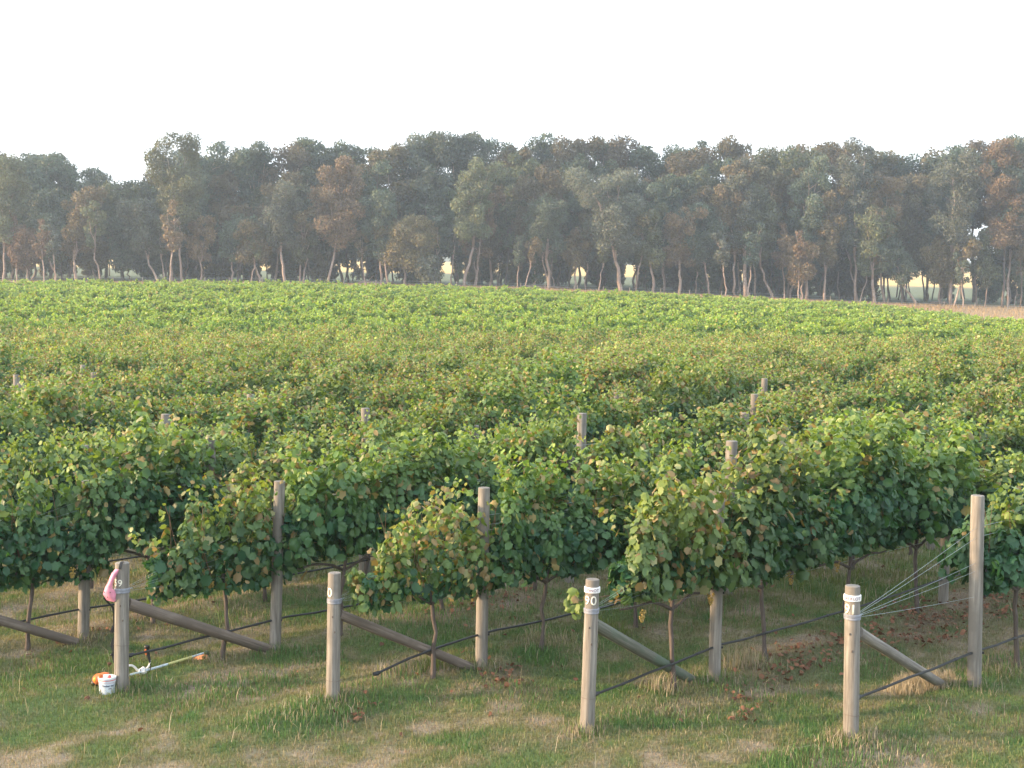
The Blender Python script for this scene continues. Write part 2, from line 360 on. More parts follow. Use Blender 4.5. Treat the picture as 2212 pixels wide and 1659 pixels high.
def place_leaves(tmpl, P, N, size, col, droop=1.0):
    V0, F0 = tmpl; n = len(P)
    N = N/np.linalg.norm(N, axis=1, keepdims=True)
    D = np.tile([0,0,-1.0], (n,1))*droop + rng.normal(0, .6, (n,3)); D -= N*np.sum(D*N, 1, keepdims=True); D /= np.linalg.norm(D, axis=1, keepdims=True)
    Xa = np.cross(D, N)
    flat = np.stack([Xa, -D, N], 1)                          # rows: local axes
    asp = rng.uniform(.6,1.1,(n,1,1)); V0n = V0[None]*np.concatenate([asp, np.ones((n,1,1)), rng.uniform(-.6,1.8,(n,1,1))], 2); V = np.einsum('nvk,nkj->nvj', V0n, flat)*size[:,None,None] + P[:,None,:]
    nv = len(V0); Fs = (np.arange(n)[:,None,None]*nv + F0[None]).reshape(-1,3)
    return V.reshape(-1,3), Fs, np.repeat(col, nv, 0)
G_DARK = np.array([.020,.080,.040]); G_MID = np.array([.052,.135,.052]); G_YOUNG_GLOW = np.array([.215,.295,.062]); G_BRONZE = np.array([.23,.18,.075]); G_PALE = np.array([.32,.33,.15])
def leaf_cols(n, young, bronze=.05):
    """young: 0..1 per leaf (shoot tips are yellower; two end vines add painted sun glow)"""
    r = rng.random((n,1)); c = G_DARK*(1-r)+G_MID*r
    y = np.clip(young[:,None]*(.65+.7*rng.random((n,1))), 0, 1); c = c*(1-y)+G_YOUNG_GLOW*y
    b = rng.random(n) < bronze*(.4+1.6*young); c[b] = G_BRONZE*(.7+.6*rng.random((b.sum(),1)))
    p = rng.random(n) < bronze*.5*(.2+1.8*young); c[p] = G_PALE*(.7+.5*rng.random((p.sum(),1)))
    return c*(.9+.2*rng.random((n,1)))
def vine_leaves(seed, nleaf, tmpl, L=1.88, zlo=.86, zhi=1.86, thick=.44, bronze=.05, taper=0, shoots=12, size=.125, ybias=0.):
    """foliage of one vine in its own frame: x along the row"""
    Ps = []; Ns = []; Ys = []; Ss = []
    nbase = nleaf; nleaf = int(nbase*.5); zhi_full = zhi; thick_full = thick; zhi = zlo+(zhi-zlo)*.82; thick = thick*.8
    x = (rng.random(nleaf)-.5)*L; th = rng.random(nleaf)*2*pi
    lump = np.clip(.15 + 1.75*fbm(x*1.9+seed*7.3, th*.9+seed, seed, 3), .3, 1.5)
    tp = 1 - taper*np.clip((-x/L*2+.1), 0, 1)                 # thinner toward the row end
    zc = (zlo+zhi)/2; hz = (zhi-zlo)/2
    topw = .38+1.2*fbm(x*2.1+seed*3.1, x*0+seed, seed+9, 3)
    ee = np.abs(2*x/L)**2.8*rng.uniform(.55,1.0); topw = topw*(1-ee*.95); lump = lump*(1-ee*.6)
    r = 1-.5*rng.random(nleaf)**1.5
    cz = np.sin(th); cy = np.cos(th)
    z = zc + np.where(cz > 0, cz*hz*topw, cz*hz*(.85+.3*fbm(x*3+5, x*0, seed+4)))*r*np.sqrt(tp) - (1-tp)*.12
    yy = cy*thick*lump*r*tp*(1+.25*np.clip(-cz, 0, 1))
    Ps.append(np.stack([x, yy, z], -1)); Ns.append(np.stack([rng.normal(0,.6,nleaf), cy*1.0+rng.normal(0,.55,nleaf), np.clip(cz,-.3,1)*.9+.5+rng.normal(0,.5,nleaf)], -1))
    Ys.append(np.clip((z-zc)/hz-.55+rng.normal(0,.2,nleaf)+ybias, 0, .5)); Ss.append(size*(.5+.8*rng.random(nleaf)))
    nleaf = nbase; zhi = zhi_full; thick = thick_full
    # bundles of shoots: upright plumes that give the canopy its lumps
    npl = 13; per = int(nleaf*.75/npl)
    for k in range(npl):
        bx = (k+.5)/npl*L*1.0 - L/2 + rng.normal(0,.06); t0 = 1-taper*max(0, min(1, -bx/L*2+.1)); edge = 1-.45*abs(2*bx/L)**3
        zt = zlo+.25+(zhi-zlo-.05)*rng.uniform(.30,1.30)*edge*(t0**.6); side = rng.choice([-1,1]); y0 = side*thick*rng.uniform(.05,.55)*t0; R0 = rng.uniform(.11,.21)*(.6+.4*t0)
        t = rng.random(per)**.75; z = zlo+.05+(zt-zlo)*t; ph = rng.random(per)*2*pi; rad = R0*(1.25-.65*t)*(.55+.45*np.sqrt(rng.random(per)))
        cx = bx+rng.normal(0,.10)*t; cyy = y0*(1+.5*np.sin(t*pi))+side*.06*t
        Ps.append(np.stack([cx+np.cos(ph)*rad*1.1, cyy+np.sin(ph)*rad, z+rng.normal(0,.03,per)], -1))
        Ns.append(np.stack([np.cos(ph)+rng.normal(0,.45,per), np.sin(ph)+rng.normal(0,.45,per), .35+.9*np.clip(t-.6,0,1)*2+rng.normal(0,.3,per)], -1))
        Ys.append(np.clip(np.clip(z-zlo-.55,0,1)*.55*(t**2)+.15*rng.random()+ybias*(.5+.5*t), 0, .85)); Ss.append(size*(.55+.7*rng.random(per))*(1.1-.3*t))
    for k in range(shoots):
        bx = (rng.random()-.5)*L*.95; t0 = 1-taper*max(0, min(1, -bx/L*2+.1)); m = rng.integers(9, 17)
        big = rng.random() < .4
        if big: m = m*2
        t = np.linspace(0, 1, m)**.8; ln = ((.50 if big else .22)+.42*rng.random())*(t0**.5); lx = rng.normal(0,.20); ly = rng.normal(0,.20)
        jw = .085 if big else .035
        px = bx+lx*t+rng.normal(0,1,m)*jw; py = ly*t*1.3+rng.normal(0,1,m)*(jw+.01)+(rng.random()-.5)*thick*.8; pz = zhi-.18-(1-t0)*.35+ln*t*(1-.25*t)+rng.normal(0,.03,m)
        Ps.append(np.stack([px,py,pz],-1)); Ns.append(np.stack([rng.normal(0,.7,m), rng.normal(0,.8,m), .5+.4*rng.random(m)],-1)); Ys.append(.25+.75*t**1.2); Ss.append(size*(1.0-.5*t)*(.8+.4*rng.random(m)))
    P = np.concatenate(Ps); N = np.concatenate(Ns); Y = np.concatenate(Ys); S = np.concatenate(Ss)
    return place_leaves(tmpl, P, N, S, leaf_cols(len(P), Y, bronze))
T_L, T_M, T_F = leaf_template('lobed'), leaf_template('mid'), leaf_template('far')
near_v = [mesh('foliage', *vine_leaves(i, 1500, T_L, bronze=[.04,.07,.10,.05][i % 4], zhi=1.84+.05*(i % 3))[:2], M_leaf) for i in range(0)]
def fol(seed, n, T, **k):
    V, Fs, c = vine_leaves(seed, n, T, **k); return mesh('foliage', V, Fs, M_leaf, c)
NEAR = [fol(i, 2000, T_L, bronze=[.03,.06,.10,.04][i % 4], zlo=.93, zhi=[1.60,2.05,1.8,2.2,1.68,1.92,2.14,1.74][i], thick=.34, size=[.118,.108,.122][i % 3], shoots=22, ybias=[.0,.1,.2][i % 3]) for i in range(8)]
MID = [fol(20+i, 1150, T_M, thick=.36, bronze=[.10,.16,.20][i % 3], size=.125, zlo=.92, zhi=[1.66,2.1,1.85,2.24,1.75,2.0,2.18,1.8][i], shoots=20, ybias=.18) for i in range(8)]
def trunk_mesh(seed, fork=True):
    r = random.Random(seed); mb = MB(); p = []
    x = y = 0; H = .98+r.random()*.08
    for k in range(8):
        t = k/7; p.append((x, y, -.12+(H+.12)*t)); x += r.uniform(-.035,.035); y += r.uniform(-.03,.03)
    mb.tube(p, [(.040,.030,.026,.024,.024,.022,.022,.024)[k]*r.uniform(.85,1.2) for k in range(8)], 7)
    e = p[-2]
    for sgn in (-1, 1):
        q = [np.array(e)]
        for k in range(1, 6): q.append(np.array([e[0]+sgn*.17*k, e[1]+r.uniform(-.02,.02), e[2]+.03+.045*min(k,2)+r.uniform(-.015,.015)]))
        mb.tube(q, [.020,.018,.016,.014,.012,.009], 6)
    me = bpy.data.meshes.new('trunk'); me.from_pydata(mb.V, [], mb.F); me.update(); me.polygons.foreach_set('use_smooth', [True]*len(me.polygons)); me.materials.append(M_bark); return me
TRUNK = [trunk_mesh(i) for i in range(8)]
def canes_mesh(seed):                                       # thin brown shoots that show between the leaves
    r = random.Random(seed+50); mb = MB()
    for k in range(14):
        x = r.uniform(-.9,.9); y = r.uniform(-.08,.08); z = 1.06; pts = []; lx = r.uniform(-.05,.05); ly = r.uniform(-.05,.05)
        for j in range(6): pts.append((x, y, z)); x += lx+r.uniform(-.02,.02); y += ly+r.uniform(-.02,.02); z += .17
        mb.tube(pts, [.005,.0045,.004,.0035,.003,.002], 4)
    me = bpy.data.meshes.new('canes'); me.from_pydata(mb.V, [], mb.F); me.update(); me.materials.append(M_cane); return me
M_cane = plain('green_brown_cane', (.16,.09,.045), .6, .2)
CANES = [canes_mesh(i) for i in range(4)]
def bunch_mesh(seed):
    r = random.Random(seed); mb = MB()
    for k in range(40):
        t = r.random(); a = r.uniform(0, 2*pi); rad = .045*(1-t)**.6*r.random()**.4
        mb.ball((rad*cos(a), rad*sin(a), -.14*t), .011, 6, 4)
    me = bpy.data.meshes.new('grape_bunch'); me.from_pydata(mb.V, [], mb.F); me.update(); me.polygons.foreach_set('use_smooth', [True]*len(me.polygons)); me.materials.append(M_grape); return me
BUNCH = [bunch_mesh(i) for i in range(3)]

# ------------------------------------------------------------------ rows
TALL_PX = {-2:(180,1377), -1:(594,1402), 0:(1040,1436), 1:(1543,1466), 2:(2104,1480)}
ROWT = {}
for k in range(-95, 5):
    ROWT[k] = gpt(*TALL_PX[k])[:2] if k in TALL_PX else T0 + HV*k
NUM = {-2:'58', -1:'59', 0:'60', 1:'90', 2:'91'}
spots = []                                                   # (distance, row, index, x, y)
for k in range(-95, 5):
    o = ROWT[k]
    for j in range(0, 90):
        t = -.75+1.75*j
        if k == 2 and j == 0: continue
        p = o+RD*t
        if p[1] > 84 or p[1] < 12: continue
        if abs(p[0]/p[1]) > .46 and not (p[1] < 18 and abs(p[0])/p[1] < .5): continue
        spots.append((p[1]+.12*abs(p[0]), k, j, p[0], p[1]))
spots.sort()
ORD = ['first','second','third','fourth','fifth','sixth','seventh','eighth']
near_n = 0; rest = []
end_fol = {-1: fol(31, 1250, T_L, bronze=.10, taper=.45, zlo=.86, zhi=1.78, L=1.95, thick=.36, size=.112, shoots=14, ybias=.15), 0: fol(32, 1150, T_L, bronze=.18, taper=.55, zlo=.84, zhi=1.76, L=1.95, thick=.34, size=.10, shoots=12, ybias=.42),  # extra yellow on two end vines paints a sunlit glow into their leaf colour
           1: fol(33, 1900, T_L, bronze=.12, taper=.5, zlo=.88, zhi=1.82, L=2.0, thick=.38, size=.108, shoots=16, ybias=.42), -2: fol(34, 1900, T_L, bronze=.06, taper=.4, zlo=.78, zhi=1.9, L=2.1, size=.115)}
VG = 'grapevines growing in the rows'
for i, (dist, k, j, x, y) in enumerate(spots):
    if near_n >= 296: rest.append((x, y)); continue
    near_n += 1
    if k in NUM and y < 24 and j < 8:
        nm = NUM[k]
        if j == 0: lab = {'59':'yellowing first grapevine of the row behind the post with the pink harness','60':'small sparse grapevine tapering towards the plain post with a grey band','90':'tall yellow tinged grapevine overhanging the post painted 90','58':'leftmost first grapevine above the low brace beside the left picture edge'}[nm]
        else:
            ref = {'58':'the leftmost row','59':'the row of the harness post','60':'the row of the plain banded post','90':'the row of post 90','91':'the row of post 91'}[nm]
            lab = ORD[j - (1 if nm == '91' else 0)] + ' grapevine along ' + ref
    elif y < 23: lab = 'leafy green grapevine at the near left among the rows behind the leftmost brace'
    elif y < 32: lab = 'bushy grapevine in the rows just behind the front trellis rows'
    else: lab = 'small looking grapevine with bronze tipped shoots halfway up the vineyard'
    t = thing('grapevine', lab, 'grapevine', (x, y, ground(x, y)), RA + (pi if (i % 2 and j) else 0), VG)
    r = random.Random(i*13+5)
    near = dist < 27
    me = end_fol[k] if (j == 0 and k in end_fol) else (NEAR if near else MID)[r.randrange(8)]
    f = link('foliage', me, t); f.scale = (1, r.uniform(.75,1.3), r.uniform(.92,1.10)); f.location = (0, 0, (r.uniform(.03,.16) if k >= 1 else r.uniform(-.06,.06)))
    if dist < 36: link('trunk', TRUNK[r.randrange(8)], t)
    if near: link('canes', CANES[r.randrange(4)], t)
    if dist < 19.5:
        for q in range(r.choice([0,1,2]) if j else 3):
            b = link('grape_bunch', BUNCH[r.randrange(3)], t, (r.uniform(-.75,.75), r.uniform(-.25,.25)*1.1, r.uniform(.98,1.14)))
sp = at(1236, 1300, 13.6); n = 16; P = np.stack([sp[0]+rng.normal(0,.07,n), 13.6+rng.normal(0,.06,n), sp[2]+rng.normal(0,.06,n)], -1)
host = [o for o in C.objects if o.get('label','').startswith('tall yellow tinged')][0]
V, Fs, c = place_leaves(T_L, P, np.stack([rng.normal(0,.5,n), -1+0*rng.random(n), .6+rng.normal(0,.3,n)],-1), .07+.05*rng.random(n), leaf_cols(n, np.full(n,.7), .05))
sprig = link('sprig', mesh('sprig', V, Fs, M_leaf, c), host); bpy.context.view_layer.update(); sprig.matrix_parent_inverse = mathutils.Matrix.LocRotScale(host.location, host.rotation_euler, None).inverted()
mb = MB(); mb.tube([(host.location.x-.15, host.location.y-.15, host.location.z+1.05), ((host.location.x+sp[0])/2, (host.location.y+13.6)/2, sp[2]+.02), tuple(sp)], [.007,.006,.004], 5)
cn = mb.build('cane', M_cane, host); cn.matrix_parent_inverse = sprig.matrix_parent_inverse
# far vines: one mesh each for the two blocks
def far_vines(pts, ang, nleaf, size, young, bronze, zlo, zhi, L, tint=1.0):
    ps = []
    for i, (x, y) in enumerate(pts):
        d = math.hypot(x, y); n = int(nleaf*np.clip(70/d, .45, 1.3)); s = size*np.clip(d/95, .8, 1.35)
        V, Fs, c = vine_leaves(i % 997, n, T_F, L=L, zlo=zlo, zhi=zhi*(.80+.38*random.random()), thick=.42, bronze=bronze, shoots=7, size=s*.95, ybias=young)
        c = c*np.array([1,1,1])*random.uniform(.8,1.3); a = ang + random.uniform(-.03,.03); R2 = np.array([[cos(a), sin(a)], [-sin(a), cos(a)]])
        V[:, :2] = V[:, :2] @ R2 + np.array([x, y]); V[:,2] += ground(x, y)
        ps.append((V.astype(np.float32), Fs, (c*tint).astype(np.float32)))
    return join(ps)
V, Fs, c = far_vines(rest, RA, 380, .19, .36, .20, .85, 1.92, 1.95, np.array([1.1,1.1,1.0]))
link('distant_vines', mesh('distant_vines', V, Fs, M_leaf, c), kind='stuff', label='mass of bronze tinged vine rows reaching back to the dip in the field', category='vineyard')
FA = radians(7); FD = np.array([cos(FA), sin(FA)]); FN = np.array([-sin(FA), cos(FA)]); far = []
for a in range(0, 60):
    for b in range(-60, 70):
        p = np.array([0, 86.]) + FN*2.35*a + FD*1.8*b
        s = p[0]/p[1]
        if p[1] < 84.5 or abs(s) > .45: continue
        if p[1] > (193 if s < .347 else (160 if s > .37 else 168)): continue
        far.append(tuple(p))
V, Fs, c = far_vines(far, FA, 300, .24, .60, .04, .8, 1.9, 2.0, np.array([1.30,1.28,1.0]))
link('hillside_vines', mesh('hillside_vines', V, Fs, M_leaf, c), kind='stuff', label='bright green vine rows covering the far rising half of the field', category='vineyard')

# ------------------------------------------------------------------ posts, braces, numbers
def shaft(mb, r, h, seed, n=18, lean=(0,0), z0=-.25):
    rr = random.Random(seed); prof = []
    for k in range(9): 
        z = z0+(h-z0)*k/8; prof.append((r*(1.04-.06*k/8)*rr.uniform(.985,1.015), z))
    prof.append((prof[-1][0]*.90, h+.006)); V = []; Fs = []
    m = len(prof)
    ecc = [1+rr.uniform(-.03,.03) for _ in range(n)]
    for (q, z) in prof:
        f = (z/h)
        for k in range(n):
            w = 2*pi*k/n; V.append((q*ecc[k]*cos(w)+lean[0]*f, q*ecc[k]*sin(w)+lean[1]*f, z))
    for i in range(m-1):
        for k in range(n): Fs.append((i*n+k, i*n+(k+1)%n, (i+1)*n+(k+1)%n, (i+1)*n+k))
    Fs.append(tuple((m-1)*n+k for k in range(n))); mb.add(V, Fs)
def text_on_post(s, size, r, phi, z, mat, name, parent, depth=.002, tilt=0, lean=(0,0), spacing=1.0):
    cu = bpy.data.curves.new('t', 'FONT'); cu.body = s; cu.size = size; cu.align_x = 'CENTER'; cu.align_y = 'CENTER'; cu.space_character = spacing; cu.offset = size*.008
    o = bpy.data.objects.new('t', cu); C.objects.link(o); bpy.context.view_layer.update()
    me = bpy.data.meshes.new_from_object(o.evaluated_get(bpy.context.evaluated_depsgraph_get())); bpy.data.objects.remove(o)
    import bmesh
    bm = bmesh.new(); bm.from_mesh(me); bmesh.ops.triangulate(bm, faces=bm.faces[:])
    for _ in range(1): bmesh.ops.subdivide_edges(bm, edges=[e for e in bm.edges if e.calc_length() > size*.15], cuts=2, use_grid_fill=True)
    bmesh.ops.triangulate(bm, faces=bm.faces[:])
    geo = bmesh.ops.extrude_face_region(bm, geom=bm.faces[:]); 
    for v in [g for g in geo['geom'] if isinstance(g, bmesh.types.BMVert)]: v.co.z += depth
    for v in bm.verts:
        x, y, d = v.co; a = phi + x/r; rad = r+.001+d
        v.co = (rad*cos(a), rad*sin(a), z+y)
    bm.normal_update(); bm.to_mesh(me); bm.free(); me.name = name; me.materials.clear(); me.materials.append(mat)
    return link(name, me, parent)
def seg(P, Q, n=5, sag=0):
    P = np.array(P, float); Q = np.array(Q, float)
    return [P+(Q-P)*t - np.array([0,0,sag*4*t*(1-t)]) for t in np.linspace(0,1,n)]
ENDS = {-1:dict(px=(262,1490), h=(264,1216), r=.078), 0:dict(px=(719,1508), h=(723,1238), r=.071), 1:dict(px=(1268,1578), h=(1280,1252), r=.070), 2:dict(px=(1838,1594), h=(1842,1266), r=.074)}
BR = {-1:((283,1288),(584,1404),.066,M_brace), 0:((741,1312),(1018,1442),.056,M_brace), 1:((1296,1328),(1492,1468),.064,M_mossy), 2:((1860,1348),(2036,1480),.057,M_post)}
ELAB = {-1:'round wooden end post numbered 59 with a pink harness hanging on its left side', 0:'round wooden end post with a grey band and a partly worn 0, second from left', 1:'round wooden end post painted 90 with a white name strip at its top', 2:'round wooden end post painted 91 with a white MERLOT strip near its top'}
E = {}
for k, d in ENDS.items():
    b = gpt(*d['px']); y = b[1]; top = at(*d['h'], y)[2]-b[2]
    leanx = at(*d['h'], y)[0]-b[0]
    t = thing('end_post', ELAB[k], 'post', tuple(b), 0, 'numbered end posts of the vine rows')
    mb = MB(); shaft(mb, d['r'], top, 100+k, 22, (leanx,0)); mb.build('shaft', M_post if k != 2 else M_post, t)
    E[k] = (b, top, leanx, t)
    face = math.atan2(-b[1], -b[0])                           # direction from the post to the viewer
    mpp = y/F
    zb = {-1:b[2]*0+ (d['px'][1]-1268)*mpp, 0:(d['px'][1]-1291)*mpp, 1:(d['px'][1]-1310)*mpp, 2:(d['px'][1]-1323)*mpp}[k]
    zb = {-1:zb, 0:zb, 1:zb, 2:zb}[k]
    lx = leanx*zb/top
    # grey wire wrap
    mb = MB(); mb.lathe([(d['r']+.001, zb-.028),(d['r']+.007, zb-.024),(d['r']+.007, zb-.008),(d['r']+.004, zb-.004),(d['r']+.008, zb),(d['r']+.008, zb+.02),(d['r']+.001, zb+.026)], 26, lx, 0); mb.build('tie_band', M_band, t)
    # thin staple wire low on the post
    zw = (d['px'][1]-{-1:1388,0:1467,1:1503,2:1540}[k])*mpp
    mb = MB(); ring = [((d['r']*1.03+.002)*cos(a)+leanx*zw/top, (d['r']*1.03+.002)*sin(a), zw+.004*sin(a*2)) for a in np.linspace(0, 2*pi, 25)]; mb.tube(ring, .0022, 5); mb.build('wire_ring', M_brace, t)
    # number
    rr = d['r']*.99
    if k == 2: text_on_post('91', .135, rr, face-.30, (1594-1306)*mpp, M_cream, 'painted_number', t, spacing=.95).location = (leanx*.88,0,0)
    if k == 1: text_on_post('90', .125, rr, face-.22, (1578-1287)*mpp, M_cream, 'painted_number', t, spacing=1.1).location = (leanx*.88,0,0)
    if k == 0: text_on_post('60', .135, rr, face-1.25, (1508-1272)*mpp, M_cream, 'painted_number', t).location = (leanx*.88,0,0)
    if k ==-1: text_on_post('59', .105, rr, face-.65, (1490-1251)*mpp, M_cream, 'painted_number', t, spacing=1.05).location = (leanx*.88,0,0)
    if k in (1, 2):
        z0, z1 = ((1578-1269)*mpp, (1578-1258)*mpp) if k == 1 else ((1594-1287)*mpp, (1594-1275)*mpp)
        n = 40; ro = d['r']+.007; mb = MB(); prof = [(ro-.004, z0-.004),(ro+.002, z0),(ro+.003,(z0+z1)/2),(ro+.002, z1),(ro-.004, z1+.003)]
        mb.lathe(prof, 40, leanx*.97, 0); s = mb.build('name_strip', M_white, t)
        w = text_on_post('MERLOT' if k == 2 else 'PINOT', .040, ro+.003, face+(.05 if k == 2 else .1), (z0+z1)/2, M_ink, 'lettering', s, .0015, spacing=1.1); w.location = (leanx*.97,0,0)
    # brace pole leaning back down into the row
    (p1, p2, br, bm_) = BR[k]
    q = gpt(*p2); dirv = (q[:2]-b[:2]); dirv /= np.linalg.norm(dirv)
    a0 = np.array([dirv[0]*(d['r']+.0), dirv[1]*(d['r']+.0), (d['px'][1]-p1[1])*mpp - br*1.0])
    a1 = q - b; a1 = a1 + (a1-a0)*.05
    mb = MB(); vv = mathutils.Vector(a1-a0); mb.tube(seg((0,0,0), (0,0,vv.length), 9), [br*(1-.012*i)*random.uniform(.98,1.02) for i in range(9)], 16); o_ = mb.build('brace', bm_, t); o_.location = tuple(a0); o_.rotation_euler = vv.to_track_quat('Z','Y').to_euler()
    # two knots / nail holes
    for (du, dv) in ((-.25,.12),(.1,.45)):
        zz = zb-.10-dv*.5; a = face+du; mb = MB(); mb.ball(((d['r']*1.0)*cos(a)+lx, d['r']*1.0*sin(a), zz), .008, 8, 6, (1,1,1.5)); mb.build('knot', M_bark, t)
# the leftmost row's end post is out of frame but its brace reaches in
b = ROWT[-2]-RD*2.45; b = np.array([b[0], b[1], ground(*b)]); t = thing('end_post', 'end post at the left edge whose low brace pole enters the picture', 'post', tuple(b), 0, 'numbered end posts of the vine rows')
mb = MB(); shaft(mb, .075, 1.45, 77); mb.build('shaft', M_post, t)
q = gpt(165,1388); mb = MB(); vv = mathutils.Vector(q-b-np.array([.05,.05,.95])); mb.tube(seg((0,0,0), (0,0,vv.length), 9), [.064-.001*i for i in range(9)], 16); o_ = mb.build('brace', M_brace, t); o_.location = (.05,.05,.95); o_.rotation_euler = vv.to_track_quat('Z','Y').to_euler()
E[-2] = (b, 1.45, 0, t)

# tall line posts
TTOP = {-2:(188,1040), -1:(604,1040), 0:(1046,1054), 1:(1553,1064), 2:(2112,1071)}
TL = {-2:'tall wooden line post at the far left half hidden by vine leaves', -1:'tall wooden line post behind the harness post standing clear above the leaves', 0:'tall wooden line post in the centre with leaves around its middle', 1:'tall wooden line post swallowed by the yellow tinged vine behind post 90', 2:'tall pale line post at the right holding the fan of wires'}
PG = 'tall line posts of the trellis'
for k in TALL_PX:
    b = gpt(*TALL_PX[k]); tp = at(*TTOP[k], b[1]); h = tp[2]-b[2]
    t = thing('line_post', TL[k], 'post', tuple(b), 0, PG)
    r = {-2:.071,-1:.068,0:.070,1:.068,2:.072}[k]
    mb = MB(); shaft(mb, r, h, 200+k, 20, (tp[0]-b[0], 0)); mb.build('shaft', M_post, t)
    mb = MB()
    for zf in (.36, .98, 1.26): mb.box(-.0, .02, -.012, .012, zf-.012, zf+.012)
    c_ = mb.build('wire_clip', M_black, t); c_.location = (r*.98, 0, 0); c_.rotation_euler = (0,0,0)
# posts deeper in the rows: tops seen above the leaves (picture points) get their own height
TOPS = [(452,946),(790,948),(355,895),(540,852),(449,824),(201,805),(682,787),(895,824),(178,789),(43,828),(34,810),(787,882),(1331,848),(1255,893),(1628,852),(1607,892),(1578,953),(1481,770),(2176,795),(1650,818)]
SEEN = []
for (u, v) in TOPS:
    d = ray(u, v); best = None
    for y in np.arange(17, 84, .05):
        x = d[0]*y; hh = d[2]*y-base_h(x, y)
        if 1.85 < hh < 2.6 and abs(rowdist(np.array(x), np.array(y))) < .06:
            if best is None or abs(hh-2.2) < abs(best[2]-2.2): best = (x, y, hh)
    if best: SEEN.append(best)
for (x, y, h) in SEEN:                                       # leaves part around the post tops that show
    u_ = np.array([x, y])/math.hypot(x, y)
    for o in list(C.objects):
        if o.name.startswith('grapevine') and not o.parent:
            dv = np.array([o.location.x-x, o.location.y-y]); along = -dv@u_; lat = abs(dv[0]*u_[1]-dv[1]*u_[0])
            if -.9 < along < 3.0 and lat < 1.15:
                for f in o.children:
                    if f.name.startswith('foliage'): f.scale.z = .88 if along < 1.2 else .93
WHERE = ['bleached','grey','brown','pale','weathered']
SEEN.sort(key=lambda p: p[1])
def post_mesh(h, r, seed):
    mb = MB(); shaft(mb, r, h, seed, 14, (.02,0)); me = bpy.data.meshes.new('line_post'); me.from_pydata(mb.V, [], mb.F); me.update()
    me.polygons.foreach_set('use_smooth', [True]*len(me.polygons)); me.set_sharp_from_angle(angle=radians(40)); me.materials.append(M_post); return me
for i, (x, y, h) in enumerate(SEEN):
    side = 'left' if x/y < -.13 else ('right' if x/y > .13 else 'middle')
    dep = 'near' if y < 27 else ('mid depth' if y < 40 else 'far')
    z = ground(x, y); link('line_post', post_mesh(h+base_h(x,y)-z, .085, 300+i), None, (x, y, z), 0, label='%s post top poking out of the vine leaves, %s, %s of the picture' % (WHERE[i % 5], dep, side), category='post', group=PG)
PM = [post_mesh(1.86, .068, 400+i) for i in range(4)]; n = 0
for k in range(-40, 3):
    for j in range(1, 7):
        p = ROWT[k]+RD*5.25*j
        if p[1] > 34 or abs(p[0]/p[1]) > .42 or p[1] < 15: continue
        if any(math.hypot(p[0]-a, p[1]-b) < 2.2 for a, b, _ in SEEN): continue
        me = PM[n % 4]; n += 1
        clear = (k == 1 and j == 1)
        link('line_post', me, None, (p[0], p[1], ground(*p)), random.random()*6, label='line post seen below the leaves left of the fan of wires' if clear else 'line post buried in the vine foliage deeper in the rows', category='post', group=PG)

# ------------------------------------------------------------------ drip lines and wires
ROWNAME = {-5:'deep left row',-4:'row above the leftmost',-3:'second row from the lower left',-2:'leftmost row',-1:'harness post row',0:'row of the plain banded post',1:'row of post 90',2:'row of post 91'}
for k in range(-5, 3):
    o = ROWT[k]; pts = []; t0 = {-1:-2.05, 0:-1.55, 1:-2.1, 2:-2.15}.get(k, -2.2)
    if k in E: e = E[k][0][:2]
    for t in np.arange(t0, 30, .44):
        p = o+RD*t
        if k in E and t < 0 and k != 0:
            f = t/t0; p = o*(1-f)+(e+RD*.11)*f
        if p[1] < 12: continue
        ph = (t % 5.25)/5.25; z = ground(*o)+ .37 + (base_h(*p)-base_h(*o)) - .05*4*ph*(1-ph)*.8 + .006*sin(t*9)
        if k == 0 and t < 0: z -= .10*(t/t0)**2*1.2
        if k == 0 and t > 0: z += 0
        pts.append((p[0], p[1], z))
    base = np.array(pts[0]); loc = [np.array(q)-base for q in pts]
    t = thing('drip_line', 'black irrigation pipe strung low along the ' + ROWNAME[k], 'irrigation pipe', tuple(base), 0, 'irrigation pipes of the rows')
    mb = MB(); mb.tube(loc, .0135, 7); mb.build('pipe', M_black, t)
    for q in range(1, 14, 3):
        mb = MB(); v = loc[min(q, len(loc)-1)]; w = loc[min(q, len(loc)-1)-1]; dd = (v-w)/np.linalg.norm(v-w)
        mb.tube([v-dd*.025, v+dd*.025], .0165, 8); mb.build('dripper', M_black, t)
    if k >= -1:
        mb = MB(); mb.tube([loc[0]-np.array([.03,.03,0]), loc[0], loc[0]+np.array([.03,.03,.005])], [.020,.026,.018], 8); mb.build('end_stop', M_black, t)
